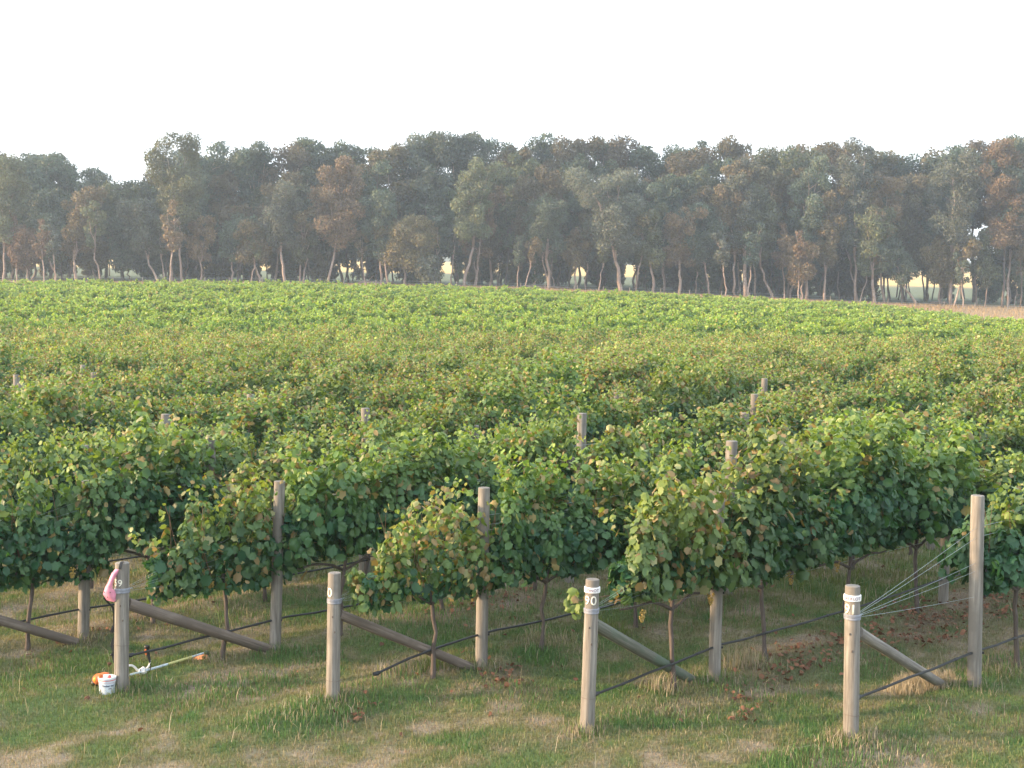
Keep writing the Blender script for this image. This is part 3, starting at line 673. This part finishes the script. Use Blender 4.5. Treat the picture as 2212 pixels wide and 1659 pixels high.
for k in range(-2, 3):
    b, top, lx, _ = E[k]; o = ROWT[k]; mpp = b[1]/F
    zb = {-2:1.15, -1:(1490-1268)*mpp, 0:(1508-1291)*mpp, 1:(1578-1310)*mpp, 2:(1594-1323)*mpp}[k]
    A = np.array([b[0]+RD[0]*.08, b[1]+RD[1]*.08, b[2]+zb]); t = thing('trellis_wires', 'thin galvanised trellis wires fanning out along the ' + ROWNAME[k], 'wire', tuple(A), 0, 'trellis wires')
    g0 = ground(*o)
    for i, z in enumerate((.98, 1.26, 1.35, 1.63, 1.74)):
        Q = np.array([o[0]-RD[0]*.07+.0, o[1]-RD[1]*.07, g0+z]); mb = MB(); pts = [np.array([0,0,.05*(i/4)-.02])]+seg(Q-A, Q-A, 1)
        mb.tube(seg(pts[0], Q-A, 6, .01), .0018 if k == 2 else .0011, 5, c=None)
        P2 = o+RD*16; mb.tube(seg(Q-A, np.array([P2[0], P2[1], base_h(*P2)-base_h(*o)+g0+z])-A, 6, .0), .0026, 5)
        mb.build('wire', M_wire, t)
    # twisted tails at the knot
    mb = MB()
    for i in range(3): mb.tube([(0,0,.0),(.02+.01*i,.01,-.01+.015*i),(.04+.005*i,.03,.015-.015*i)], .002, 5)
    mb.build('wire_knot', M_wire, t)

# ------------------------------------------------------------------ fallen leaves
ps = []
Pp = []
for (c_, a, b_) in LIT:
    n = int(70*a*b_)+12; u = rng.normal(0, .5, n)*a; v = rng.normal(0, .45, n)*b_
    Pp.append(np.stack([c_[0]+RD[0]*u+RN[0]*v, c_[1]+RD[1]*u+RN[1]*v], -1))
x, y = scatter(240, 13, 30, .42, .5); Pp.append(np.stack([x, y], -1)); Pp = np.concatenate(Pp)
z = ground(Pp[:,0], Pp[:,1])+.03+.03*rng.random(len(Pp)); n = len(Pp)
V, Fs, c = place_leaves(T_M, np.column_stack([Pp, z]), np.stack([rng.normal(0,.6,n), rng.normal(0,.6,n), np.ones(n)],-1), .035+.04*rng.random(n), np.array([.17,.085,.050])*(.6+.9*rng.random((n,1))), 0)
link('fallen_leaves', mesh('fallen_leaves', V, Fs, M_litter, c), kind='stuff', label='russet dead vine leaves lying in drifts under the rows', category='fallen leaves')

# ------------------------------------------------------------------ harness, bucket, brush cutter
b59 = E[-1][0]; YP = b59[1]
def z1(x, y, dep): return at((340+.3374*x)*.553, (2180+.3374*y)*.553, dep)
def z2(x, y, dep): return at((340+.2351*x)*.553, (2460+.2351*y)*.553, dep)
h0 = z1(340, 110, YP-.05); H = thing('shoulder_harness', 'pink shoulder harness with black straps hung on the left of post 59', 'harness', tuple(h0))
cl = [(372,125,16),(345,150,30),(312,190,32),(287,240,28),(268,290,28),(250,345,40),(245,395,66),(285,445,72),(322,500,18)]
V = []; nn = 9
for i, (cx, cy, w) in enumerate(cl):
    t = i/(len(cl)-1)
    if i == 0: tx, ty = cl[1][0]-cl[0][0], cl[1][1]-cl[0][1]
    elif i == len(cl)-1: tx, ty = cl[-1][0]-cl[-2][0], cl[-1][1]-cl[-2][1]
    else: tx, ty = cl[i+1][0]-cl[i-1][0], cl[i+1][1]-cl[i-1][1]
    l = math.hypot(tx, ty); nx, ny = ty/l, -tx/l
    for j in range(nn):
        q = (j/(nn-1)-.5)*2; dep = YP-.07-.05*sin(pi*t)+.03*q*q
        V.append(z1(cx+nx*w*q, cy+ny*w*q, dep)-h0)
V = np.array(V); m = len(cl); th = np.array([0, .014, 0.])
VV = list(V)+list(V+th); Fs = []
for i in range(m-1):
    for j in range(nn-1):
        a = i*nn+j; Fs += [(a, a+1, a+nn+1, a+nn), tuple(x+m*nn for x in (a+nn, a+nn+1, a+1, a))]
for i in range(m-1): 
    a = i*nn; Fs += [(a, a+nn, a+nn+m*nn, a+m*nn)]; a = i*nn+nn-1; Fs += [(a+nn, a, a+m*nn, a+nn+m*nn)]
for j in range(nn-1):
    a = j; Fs += [(a+1, a, a+m*nn, a+1+m*nn)]; a = (m-1)*nn+j; Fs += [(a, a+1, a+1+m*nn, a+m*nn)]
mb = MB(); mb.add(VV, Fs); mb.build('shoulder_pad', M_pink, H)
mb = MB()
for (a, c_) in ((268,400),(238,452),(300,160),(200,395)): mb.ball(z1(a, c_, YP-.128)-h0, .006, 8, 6)
mb.build('rivet', M_black, H)
def ribbon(mb, pts, w, th=.004):
    P = [np.array(p) for p in pts]; V = []; Fs = []
    for i, p in enumerate(P):
        t = P[min(i+1,len(P)-1)]-P[max(i-1,0)]; s = np.cross(t, (0,1,0)); s /= np.linalg.norm(s); ww = w[i] if hasattr(w,'__len__') else w
        V += [p-s*ww/2, p+s*ww/2, p+s*ww/2+np.array([0,th,0]), p-s*ww/2+np.array([0,th,0])]
    for i in range(len(P)-1):
        for k in range(4): Fs.append((i*4+k, i*4+(k+1)%4, (i+1)*4+(k+1)%4, (i+1)*4+k))
    Fs += [(3,2,1,0), tuple((len(P)-1)*4+k for k in range(4))]; mb.add(V, Fs)
mb = MB(); ribbon(mb, [z1(x,y,d)-h0 for x,y,d in ((420,42,YP),(400,48,YP-.075),(392,70,YP-.085),(380,130,YP-.085))], .030); mb.build('strap', M_black, H)
mb = MB(); ribbon(mb, [z1(x,y,d)-h0 for x,y,d in ((195,460,YP-.06),(240,510,YP-.03),(300,570,YP+.0),(312,640,YP+.02),(312,760,YP+.03),(305,860,YP+.03))], [.018,.022,.026,.020,.018,.03]); mb.build('strap', M_black, H)
mb = MB(); ribbon(mb, [z1(x,y,d)-h0 for x,y,d in ((318,900,YP+.02),(300,960,YP+.02),(292,1020,YP+.02),(308,1080,YP+.02),(300,1130,YP+.02),(312,1210,YP+.02))], [.012,.032,.042,.026,.032,.012], .012); mb.build('hip_pad', M_black, H)
mb = MB(); ribbon(mb, [z1(x,y,d)-h0 for x,y,d in ((300,790,YP+.02),(275,850,YP+.02),(298,862,YP+.02))], .022, .01); mb.ball(z1(280,1118,YP+.02)-h0, .014, 8, 6); mb.build('buckle', M_black, H)
# bucket
bp = gpt(231.5, 1499); bp[1] = YP-.12; bp[0] = at(231.5,1490,bp[1])[0]; bp[2] = ground(bp[0], bp[1])-.01
rb = .092; hb = at(231,1462,bp[1])[2]-bp[2]
K = thing('bucket', 'small white bucket with red rim stripes at the foot of the post numbered 59', 'bucket', tuple(bp))
mb = MB(); mb.lathe([(rb*.86,0),(rb*.90,.01),(rb*.97,hb*.78),(rb*1.03,hb*.79),(rb*1.03,hb*.83),(rb*.98,hb*.84),(rb*.99,hb*.90),(rb*1.05,hb*.91),(rb*1.05,hb*.99),(rb,hb)], 32); mb.build('body', M_bucket, K)
mb = MB(); mb.lathe([(rb*1.0,hb*.845),(rb*1.035,hb*.85),(rb*1.035,hb*.895),(rb*1.0,hb*.90)], 32); mb.build('red_stripe', plain('faded_red', (.70,.22,.20), .5, .2), K)
mb = MB(); mb.lathe([(rb*.97,hb*.70),(rb*.985,hb*.705),(rb*.985,hb*.715),(rb*.975,hb*.72)], 32); mb.build('red_line', plain('thin_red', (.45,.25,.33), .5, .1), K)
mb = MB(); mb.lathe([(rb*1.06,hb*.96),(rb*1.06,hb*1.02),(rb*.9,hb*1.035),(rb*.5,hb*1.03)], 32); lid = mb.build('lid', M_white, K)
face = math.atan2(-bp[1], -bp[0]); rt = rb*.955
text_on_post('Timber bar', .030, rt, face+.12, hb*.56, M_blue, 'lettering', K, .002)
text_on_post('pine', .020, rt*.985, face+.35, hb*.40, M_blue, 'lettering', K, .002)
mb = MB(); mb.tube([(-.055,-.05,hb*1.04),(-.055,-.05,hb*1.20)], [.026,.024], 12); mb.build('cap', M_orange, K)
mb = MB(); mb.tube([(.035,-.055,hb*1.02),(.045,-.05,hb*1.17)], [.020,.016], 12); mb.build('nozzle', plain('red_cap', (.70,.12,.12), .5, .1), K)
# brush cutter
c0 = z2(690, 815, YP+.05); BC = thing('brush_cutter', 'brush cutter lying in the grass with white handlebar and yellow sleeved shaft', 'brush cutter', tuple(c0))
def P2(x, y, d): return z2(x, y, d)-c0
S0, S1 = np.array([200., 880.]), np.array([1980., 375.])
def sh(t0, t1, nm, mat, r):
    f = lambda t: (lambda xy: P2(xy[0], xy[1], YP-.02+1.22*t))(S0+(S1-S0)*t + np.array([0, 18*sin(pi*t)]))
    mb = MB(); mb.tube([f(t) for t in np.linspace(t0, t1, 6)], r, 10); mb.build(nm, mat, BC); return f
f = sh(.02,.47,'shaft_grip', M_shaft, .013); sh(.47,.64,'shaft_tube', M_shaft, .0145); sh(.64,.865,'shaft_sleeve', M_yellow, .0148); sh(.865,1.0,'shaft_end', M_shaft, .0125)
hd = YP+.50
hp = [(672,608),(700,594),(745,594),(790,618),(825,660),(865,688),(905,694),(955,668),(1005,632),(1035,590),(1050,535),(1052,510)]
mb = MB(); mb.tube([P2(x,y,hd-.12+.02*i) for i,(x,y) in enumerate(hp)], [.008,.012]+[.013]*5+[.011]*3+[.009,.009], 10); mb.build('handlebar', M_white, BC)
mb = MB(); mb.tube([P2(1046,540,hd+.06), P2(1030,470,hd+.06), P2(1010,390,hd+.06), P2(1000,330,hd+.06), P2(996,290,hd+.06), P2(996,262,hd+.06)], [.011,.018,.023,.022,.034,.028], 12); g_ = mb.build('throttle_grip', M_black, BC)
mb = MB(); mb.tube([P2(984,420,hd+.035), P2(972,370,hd+.035), P2(975,320,hd+.035)], [.008,.015,.010], 8); mb.build('trigger', M_orange, g_)
cen = P2(922, 700, hd-.02); mb = MB(); mb.tube([cen+np.array([-.036,0,.0]), cen+np.array([.036,.0,.012])], .036, 8); mb.tube([cen+np.array([-.02,0,.02]), cen+np.array([.02,.0,.05])], .02, 8); mb.build('clamp', M_white, BC)
mb = MB(); mb.tube([P2(x,y,hd+.02) for x,y in ((1025,500),(1045,560),(1058,620),(1045,680),(1010,715),(940,735))], .0045, 6); mb.tube([P2(x,y,hd-.055) for x,y in ((893,655),(886,690),(896,740))], .004, 6); mb.build('cable', M_black, BC)
gd = YP+1.18
go = [(1735,510),(1800,450),(1900,395),(1985,378),(2000,430),(2008,490),(1960,520),(1880,560),(1800,570),(1755,560)]
mb = MB(); cc = P2(1880,480,gd); n = len(go); V = [P2(x,y,gd+.04*sin(i)) for i,(x,y) in enumerate(go)]; V2 = [v+np.array([0,.03,0]) for v in V]
mb.add(V+V2+[cc+np.array([0,-.03,0]), cc+np.array([0,.05,0])], [(i,(i+1)%n,2*n) for i in range(n)]+[((i+1)%n+n,i+n,2*n+1) for i in range(n)]+[((i+1)%n,i,i+n,(i+1)%n+n) for i in range(n)]); mb.build('guard', M_terra, BC)
mb = MB(); a_ = P2(1985,375,gd); mb.ball(a_, .03, 10, 8, (1,1,.8)); mb.tube([a_, a_+np.array([.03,.0,-.06])], [.022,.014], 10); mb.build('gear_head', plain('grass_stained_metal', (.10,.13,.06), .6, .4), BC)
eng = z2(215, 820, YP+.10)-c0
mb = MB(); mb.ball(eng+np.array([-.01,0,.0]), .075, 16, 10, (.95,1.1,.85)); e_ = mb.build('engine', M_orange, BC)
mb = MB(); mb.tube([P2(150,800,YP+.08), P2(210,750,YP+.07), P2(300,726,YP+.07), P2(365,732,YP+.07)], [.016,.018,.018,.012], 10); mb.build('engine_cover', M_orange, BC)
mb = MB(); mb.ball(eng+np.array([-.055,-.02,-.04]), .04, 12, 8, (1,1,1.0)); mb.build('exhaust', M_black, BC)
mb = MB(); mb.ball(eng+np.array([-.035,-.07,.012]), .022, 10, 8, (.8,.6,1.3)); mb.build('fuel_cap', plain('amber_plastic', (.85,.45,.06), .3, .2), BC)

# ------------------------------------------------------------------ eucalypts
def gum(base, H, cw, lean=0., cb=.35, seed=0, tr=.3, nclump=22, bark=None, tint=(.08,.085,.05), forks=3, dens=1.0, card=.42, fork_h=None, lean_y=0, big=1.0):
    r = np.random.default_rng(seed); br = MB(); tips = []
    fh = fork_h if fork_h else cb*H*r.uniform(.75,1.05)
    pts = []; x = 0.; y = 0.
    for i in range(6):
        t = i/5; pts.append((x, y, -.4+(fh+.4)*t)); x += lean*fh/H/5*1.3+r.normal(0,.17); y += lean_y/5*fh/H+r.normal(0,.12)
    br.tube(pts, [tr*(1.25-.45*i/5) for i in range(6)], 8)
    e = np.array(pts[-1]); mx = e[0]
    for k in range(forks):
        a = 2*pi*k/forks+r.uniform(-.6,.6); sp = cw*r.uniform(.35,.75) if forks > 1 else cw*.15
        tip = np.array([lean+sp*cos(a), sp*sin(a)*.9+lean_y, H*r.uniform(.78,.93) if k else H*.93])
        q = [e]
        for i in range(1, 7):
            t = i/6; p = e+(tip-e)*t; p[:2] += (tip-e)[:2]*(-.18*sin(pi*t)); p = p+r.normal(0,.14,3); q.append(p)
        br.tube(q, [tr*.75*(1-.13*i) for i in range(7)], 6)
        for i in range(1, 7):
            for _ in range(2 if i < 5 else 1):
                aa = r.uniform(0, 2*pi); ll = cw*r.uniform(.25,.6); tt = q[i]+np.array([cos(aa)*ll, sin(aa)*ll, ll*r.uniform(.05,.75)])
                if tt[2] > H*.97: tt[2] = H*.97
                mid = (q[i]+tt)/2+r.normal(0,.2,3); br.tube([q[i], mid, tt], [tr*.28, tr*.18, tr*.07], 5); tips.append(tt)
        tips.append(tip)
    tips = np.array(tips); k = min(len(tips), nclump)
    tips = tips[np.argsort(-tips[:,2]*.4+r.normal(0,H*.2,len(tips)))][:k]
    # extra clumps fill the crown envelope
    ne = max(0, nclump-k); z = H*(cb+(1-cb)*r.random(ne)**.8); env = np.sqrt(np.clip(1-((z/H-(cb+1)/2)/((1-cb)/2))**2, .12, 1)); aa = r.random(ne)*2*pi; rr = cw*env*np.sqrt(r.random(ne))*.85
    ex = np.stack([lean*z/H+rr*np.cos(aa), rr*np.sin(aa), z], -1); cl = np.concatenate([tips, ex]) if ne else tips
    V = []; Fs = []; cs = []; b = 0
    tint = np.array(tint)
    P = []; N = []; CC = []
    for c_ in cl:
        R_ = (cw*r.uniform(.15,.34)+.30)*big; n = int(150*dens*(R_/1.2)**1.8)+20
        d = r.normal(0,1,(n,3)); d /= np.linalg.norm(d, axis=1, keepdims=True); rad = R_*(.30+.70*r.random((n,1))**.5)*np.array([[1.,1.,.92]])
        sub = r.normal(0,.12,(n,3))*R_*.6
        P.append(c_+d*rad+sub*.5); N.append(d); cv = tint*r.uniform(.82,1.22); CC.append(cv*(.75+.5*r.random((n,1)))*(1+(r.random((n,3))-.5)*.15))
    P = np.concatenate(P); N = np.concatenate(N); CC = np.concatenate(CC); n = len(P)
    s = card*(.55+.8*r.random(n)); a1 = r.normal(0,1,(n,3)); a1[:,2] = -abs(a1[:,2])*1.2; a1 /= np.linalg.norm(a1,axis=1,keepdims=True)
    nn_ = N+r.normal(0,.6,(n,3)); a2 = np.cross(a1, nn_); a2 /= np.linalg.norm(a2,axis=1,keepdims=True)
    A = P-a1*s[:,None]*.6; Bp = P+a2*s[:,None]*.30; D = P+a1*s[:,None]*.6; Cp = P-a2*s[:,None]*.30
    V = np.stack([A,Bp,D,Cp],1).reshape(-1,3); Fs = (np.arange(n)[:,None]*4+np.array([[0,1,2,3]]))
    crown = mesh('crown', V, Fs, M_gumleaf, np.repeat(CC,4,0))
    tm = bpy.data.meshes.new('trunk'); tm.from_pydata(br.V, [], br.F); tm.update(); tm.polygons.foreach_set('use_smooth',[True]*len(tm.polygons)); tm.materials.append(bark or M_gum)
    return crown, tm
TG = 'eucalypts of the tree belt behind the vineyard'
def put(base, cm, tm, label, rz=0, sc=1., name='gum_tree'):
    t = thing(name, label, 'tree', tuple(base), rz, TG); t.scale = (sc,sc,sc); link('trunk', tm, t); link('crown', cm, t); return t
def tree_px(u, vtop, d, **k):                                # stands on the ground at distance d, top reaching vtop
    a = at(u, 620, d); z = base_h(a[0], d); H = at(u, vtop, d)[2]-z; return np.array([a[0], d, z]), H
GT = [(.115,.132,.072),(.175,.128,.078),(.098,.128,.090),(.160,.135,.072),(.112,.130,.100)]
GB = [(.078,.104,.058),(.105,.094,.056),(.070,.102,.070),(.112,.104,.055),(.078,.104,.076)]  # inner and back trees: shade inside the belt darkened into their foliage tints
# front trees: u at foot, v of crown top, distance, crown half-width m, lean m, crown base, trunk r, forks, label, bark
FR = [(8,345,232,4.0,.5,.45,.30,2,'pale trunked gum at the far left edge of the tree line',0),
 (62,500,231,2.8,-.8,.35,.2,2,'low bushy gum second from the left edge',0),
 (120,470,231,3.0,-1.2,.45,.28,2,'low russet gum with a leaning trunk near the left edge',0),
 (163,410,230,3.0,1.0,.50,.36,3,'gum with a pale Y shaped fork left of the golden gap',0),
 (345,440,231,3.4,-3.2,.42,.28,2,'gum leaning left just right of the golden gap',0),
 (395,292,230,4.2,-1.0,.50,.30,3,'tallest left gum with two open feathery crown tops',0),
 (430,470,231,2.2,.3,.35,.24,2,'small dark gum right of the tallest left gum',0),
 (500,470,232,2.6,1.2,.45,.25,2,'slim gum between the tall left gum and the paired trunks',0),
 (562,490,231,3.0,-2.0,.45,.27,2,'left one of two paired pale trunks',0),
 (617,400,230,3.2,-.9,.48,.34,3,'right one of two paired pale trunks with an orange lit side',0),
 (655,480,232,2.4,.2,.45,.22,2,'short slim gum beside the paired pale trunks',0),
 (706,350,230,4.0,2.2,.38,.30,2,'gum whose trunk sweeps to the right above a bushy base',0),
 (820,420,230,2.6,-.2,.58,.30,2,'straight grey pole like gum left of the centre',0),
 (880,480,231,4.6,.3,.45,.30,3,'wide low blue green gum left of the centre',0),
 (918,560,229,2.4,.3,.12,.16,2,'rounded olive bush gum at the fence left of centre',1),
 (1003,350,230,3.6,2.0,.45,.38,2,'gum with a pink lit leaning trunk at the centre',0),
 (1025,420,233,3.0,.6,.5,.30,2,'slender gum just behind the leaning pink trunk',0),
 (1184,430,230,3.6,-.6,.48,.38,4,'gum with a crooked forked trunk right of the centre',0),
 (1240,500,232,2.6,.6,.4,.25,2,'small gum right of the crooked forked one',0),
 (1342,375,229,5.0,-3.2,.40,.50,4,'big spreading gum with an orange lower trunk right of the centre',0),
 (1412,440,230,3.4,-1.0,.38,.32,3,'rounded olive gum with twin orange stems',0),
 (1468,455,230,3.2,-.2,.45,.36,3,'gum with a thick straight orange trunk right of the twin stems',0),
 (1535,450,231,3.6,-2.2,.5,.24,2,'pale blue green gum with a thin V shaped stem',0),
 (1590,360,232,3.0,-1.0,.55,.30,2,'slim gum left of the broad grey trunk',0),
 (1612,350,231,3.4,-1.4,.6,.5,3,'gum with the broadest grey trunk leaning left',0),
 (1672,400,232,3.4,-4.0,.5,.32,2,'long thin gum leaning strongly left',0),
 (1733,520,229,3.0,-.6,.30,.22,2,'low gum with a bright orange lower trunk',0),
 (1742,330,231,3.6,.2,.5,.34,3,'tall open gum behind the bright orange trunk',0),
 (1782,400,230,2.6,1.4,.35,.30,2,'narrow olive gum with foliage down its leaning stem',0),
 (1850,305,231,3.4,-1.2,.45,.34,3,'feathery topped tall gum on the right',0),
 (1893,450,229,3.0,-1.0,.45,.40,2,'gum with a thick rusty trunk on the right',0),
 (1912,380,231,3.4,-1.4,.5,.3,2,'dark gum beside the thick rusty trunk',0),
 (1985,520,229,2.6,-5.0,.45,.28,2,'small gum leaning far to the left above the paddock',0),
 (2032,520,231,2.8,-.8,.42,.24,2,'pale leaved small gum in front of the paddock',0),
 (2055,330,230,4.2,1.0,.45,.42,5,'many stemmed gum whose branches fan upwards at the right',0),
 (2130,500,229,1.8,-.6,.35,.14,2,'thin young gum standing alone before the golden field',0),
 (2166,310,229,3.6,-1.0,.52,.30,2,'left one of the two tall slim trunks near the right edge',1),
 (2178,300,230,3.6,1.2,.55,.30,2,'right one of the two tall slim trunks near the right edge',0),
 (2205,420,229,2.2,.4,.2,.2,2,'leafy column like gum at the right edge',1)]
for i, (u, vt, d, cw, ln, cb, tr, fk, lab, dk) in enumerate(FR):
    b, H = tree_px(u, vt, d+3); 
    cm, tm = gum(b, H, cw*1.15, ln*1.2, cb*.86, 900+i, tr*.66, int(20+cw*5), M_gumdark if dk else M_gum, GT[i % 5], fk, 1.5, .36, big=1.12, fork_h=H*random.uniform(.22,.34))
    put(b, cm, tm, lab)
SKY_U = [0,50,90,130,180,215,250,300,330,350,400,430,440,500,560,620,670,700,745,770,820,880,920,960,1050,1120,1190,1260,1320,1360,1400,1480,1530,1575,1610,1650,1700,1740,1790,1830,1860,1890,1960,2010,2080,2130,2212,2400]
SKY_V = [335,345,325,345,345,400,395,375,375,335,300,300,330,328,322,318,300,292,300,315,302,310,300,293,297,300,283,290,295,325,308,315,285,290,325,335,325,305,305,300,320,338,330,325,332,310,290,290]
i = 0; u = -60
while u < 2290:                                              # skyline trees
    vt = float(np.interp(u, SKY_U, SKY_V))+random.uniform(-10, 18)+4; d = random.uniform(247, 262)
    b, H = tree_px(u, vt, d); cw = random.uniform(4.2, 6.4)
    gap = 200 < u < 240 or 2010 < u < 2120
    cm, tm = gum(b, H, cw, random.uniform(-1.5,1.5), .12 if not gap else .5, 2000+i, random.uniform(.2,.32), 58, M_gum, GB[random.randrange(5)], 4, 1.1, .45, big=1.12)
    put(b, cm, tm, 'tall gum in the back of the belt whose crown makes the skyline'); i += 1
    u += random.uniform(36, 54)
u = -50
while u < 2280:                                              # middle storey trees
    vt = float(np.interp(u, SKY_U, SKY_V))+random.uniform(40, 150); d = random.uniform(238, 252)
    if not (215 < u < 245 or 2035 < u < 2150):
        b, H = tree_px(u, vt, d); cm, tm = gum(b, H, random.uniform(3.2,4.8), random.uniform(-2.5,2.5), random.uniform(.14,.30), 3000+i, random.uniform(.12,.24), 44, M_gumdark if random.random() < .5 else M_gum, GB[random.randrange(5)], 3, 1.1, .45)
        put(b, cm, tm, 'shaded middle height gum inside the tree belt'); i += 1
    u += random.uniform(30, 44)
# understorey saplings, four kinds shared
SAP = [gum(None, 7.0, 2.4, random.uniform(-.6,.6), .02, 4000+q, .09, 26, M_gumdark, GB[q % 5], 2, 1.3, .4) for q in range(4)]
for q in range(190):
    u = random.uniform(-30, 2240)
    if 222 < u < 305 and random.random() < .9: continue
    if any(abs(u-g) < 14 for g in (755, 845, 1005, 1075, 1235, 515)): continue
    if 1860 < u < 2150 and random.random() < .85: continue
    d = random.uniform(240, 280); a = at(u, 620, d); cm, tm = SAP[q % 4]
    put((a[0], d, base_h(a[0], d)), cm, tm, 'low leafy sapling in the shade between the gum trunks', random.random()*6, random.uniform(.55,1.15), 'sapling')
# thin dark stems in the shade: slender trees
THIN = [gum(None, 13, 1.6, random.uniform(-1,1), .62, 4100+q, .13, 12, M_gumdark, GT[q % 5], 2, .8, .45) for q in range(3)]
for q in range(90):
    u = random.uniform(-30, 2240); d = random.uniform(242, 285); a = at(u, 620, d); cm, tm = THIN[q % 3]
    put((a[0], d, base_h(a[0], d)), cm, tm, 'slender dark stemmed gum deep inside the tree belt', random.random()*6, random.uniform(.7,1.15), 'slender_gum')

PALE = [gum(None, 12.5, 1.9, random.uniform(-3,3), .42, 4200+q, .13, 16, M_gum, GT[q % 5], 2+q % 2, 1.2, .38, fork_h=4.6) for q in range(6)]
for q in range(34):
    u = random.uniform(-20, 2230); d = random.uniform(229, 236); a = at(u, 620, d); cm, tm = PALE[q % 6]
    if 225 < u < 300: continue
    put((a[0], d, base_h(a[0], d)), cm, tm, 'thin pale stemmed young gum at the front of the tree belt', random.random()*6, random.uniform(.6,1.2), 'young_gum')

# ------------------------------------------------------------------ tree belt edge: dry grass, fence, logs
n = 60000; s = rng.random(n)*.9-.45; y = 196+rng.random(n)*36; y = np.where(s > .33, 162+rng.random(n)*70, y); x = s*y
V, Fs, c = blades(n, x, y, .2+.35*rng.random(n), .05+.05*rng.random(n), np.array([.36,.26,.16])*(.7+.6*rng.random((n,1))), .35)
link('dry_grass', mesh('dry_grass', V, Fs, M_grass, c), kind='stuff', label='strip of pinkish dry grass between the vineyard and the tree belt', category='dry grass')
fb = at(1106, 640, 226); FNC = thing('fence', 'low wire fence with small pale posts along the foot of the tree belt', 'fence', (0, 226, 0))
prev = None; mbw = MB()
for i, u in enumerate(range(-60, 2280, 62)):
    a = at(u+random.uniform(-8,8), 630, 226); z = base_h(a[0], 226); mb = MB(); mb.tube([(a[0],0,z-.2),(a[0]+random.uniform(-.05,.05),0,z+1.25)], [.07,.06], 8); mb.build('fence_post', M_post, FNC)
    cur = (a[0], 0, z)
    if prev:
        for hz in (.4,.75,1.1): mbw.tube([(prev[0],.0,prev[2]+hz),(cur[0],0,cur[2]+hz)], .008, 4)
    prev = cur
mbw.build('fence_wire', M_wire, FNC)
for i, (u0, v0, u1, r_, lab) in enumerate([(775,606,850,.28,'long pale fallen log lying in the tree belt left of centre'),(1130,619,1230,.2,'thin fallen log at the foot of the trees right of centre'),(2010,655,2045,.18,'short dark log leaning by the trees at the right')]):
    d = 236+i; a = at(u0, v0, d); c_ = at(u1, v0, d+2); za = base_h(a[0], d)+r_; zc = base_h(c_[0], d+2)+r_*1.2
    mb = MB(); mb.tube(seg((0,0,0), (c_[0]-a[0], 2, zc-za), 7), [r_*(1-.08*q) for q in range(7)], 9); mb.tube([(1.5,.4,.1),(2.2,.2,.9),(2.6,.3,1.3)], [.1,.06,.03], 6)
    o = mb.build('fallen_log', M_gum, None, label=lab, category='log', group='fallen logs'); o.location = (a[0], d, za)
# end-of-row marker far right
# ------------------------------------------------------------------ haze
bpy.ops.mesh.primitive_cube_add(size=1); hz = bpy.context.object; hz.name = 'haze'; hz.location = (0, 0, 31); hz['kind'] = 'stuff'
hz.dimensions = (12600, 12600, 74)
hm = bpy.data.materials.new('haze_air'); hm.use_nodes = True; nt = hm.node_tree; nt.nodes.clear(); ou = nt.nodes.new('ShaderNodeOutputMaterial'); pv = nt.nodes.new('ShaderNodeVolumePrincipled')
pv.inputs['Color'].default_value = (.70,.84,1,1); pv.inputs['Density'].default_value = .00045; pv.inputs['Anisotropy'].default_value = .2
nt.links.new(pv.outputs[0], ou.inputs['Volume']); hz.data.materials.append(hm)

# ------------------------------------------------------------------ light
SUN_EL, SUN_AZ = radians(12), radians(-98)                   # azimuth clockwise from the view direction (+y)
sd = mathutils.Vector((sin(SUN_AZ)*cos(SUN_EL), cos(SUN_AZ)*cos(SUN_EL), sin(SUN_EL)))
sl = bpy.data.lights.new('sun', 'SUN'); sl.energy = 4.6; sl.angle = radians(2); sl.color = (1,.68,.40)
so = bpy.data.objects.new('sun', sl); C.objects.link(so); so.rotation_euler = sd.to_track_quat('Z','Y').to_euler()
W = bpy.data.worlds.new('World'); SC.world = W; W.use_nodes = True; nt = W.node_tree; bg = nt.nodes['Background']
sk = nt.nodes.new('ShaderNodeTexSky'); sk.sky_type = 'NISHITA'; sk.sun_disc = False; sk.sun_elevation = SUN_EL; sk.sun_rotation = SUN_AZ; sk.air_density = 1.0; sk.dust_density = 3.0; sk.ozone_density = 1.0
mx = nt.nodes.new('ShaderNodeMix'); mx.data_type = 'RGBA'; mx.inputs[0].default_value = .65; mx.inputs[7].default_value = (7.8,8.4,9.3,1)   # thin bright overcast veil
nt.links.new(sk.outputs[0], mx.inputs[6]); nt.links.new(mx.outputs[2], bg.inputs['Color']); bg.inputs['Strength'].default_value = .13
SC.view_settings.view_transform = 'Standard'; SC.view_settings.look = 'None'; SC.view_settings.exposure = 1.35; SC.view_settings.gamma = 1
SC.cycles.volume_bounces = 1; SC.cycles.max_bounces = 8; SC.cycles.transparent_max_bounces = 4
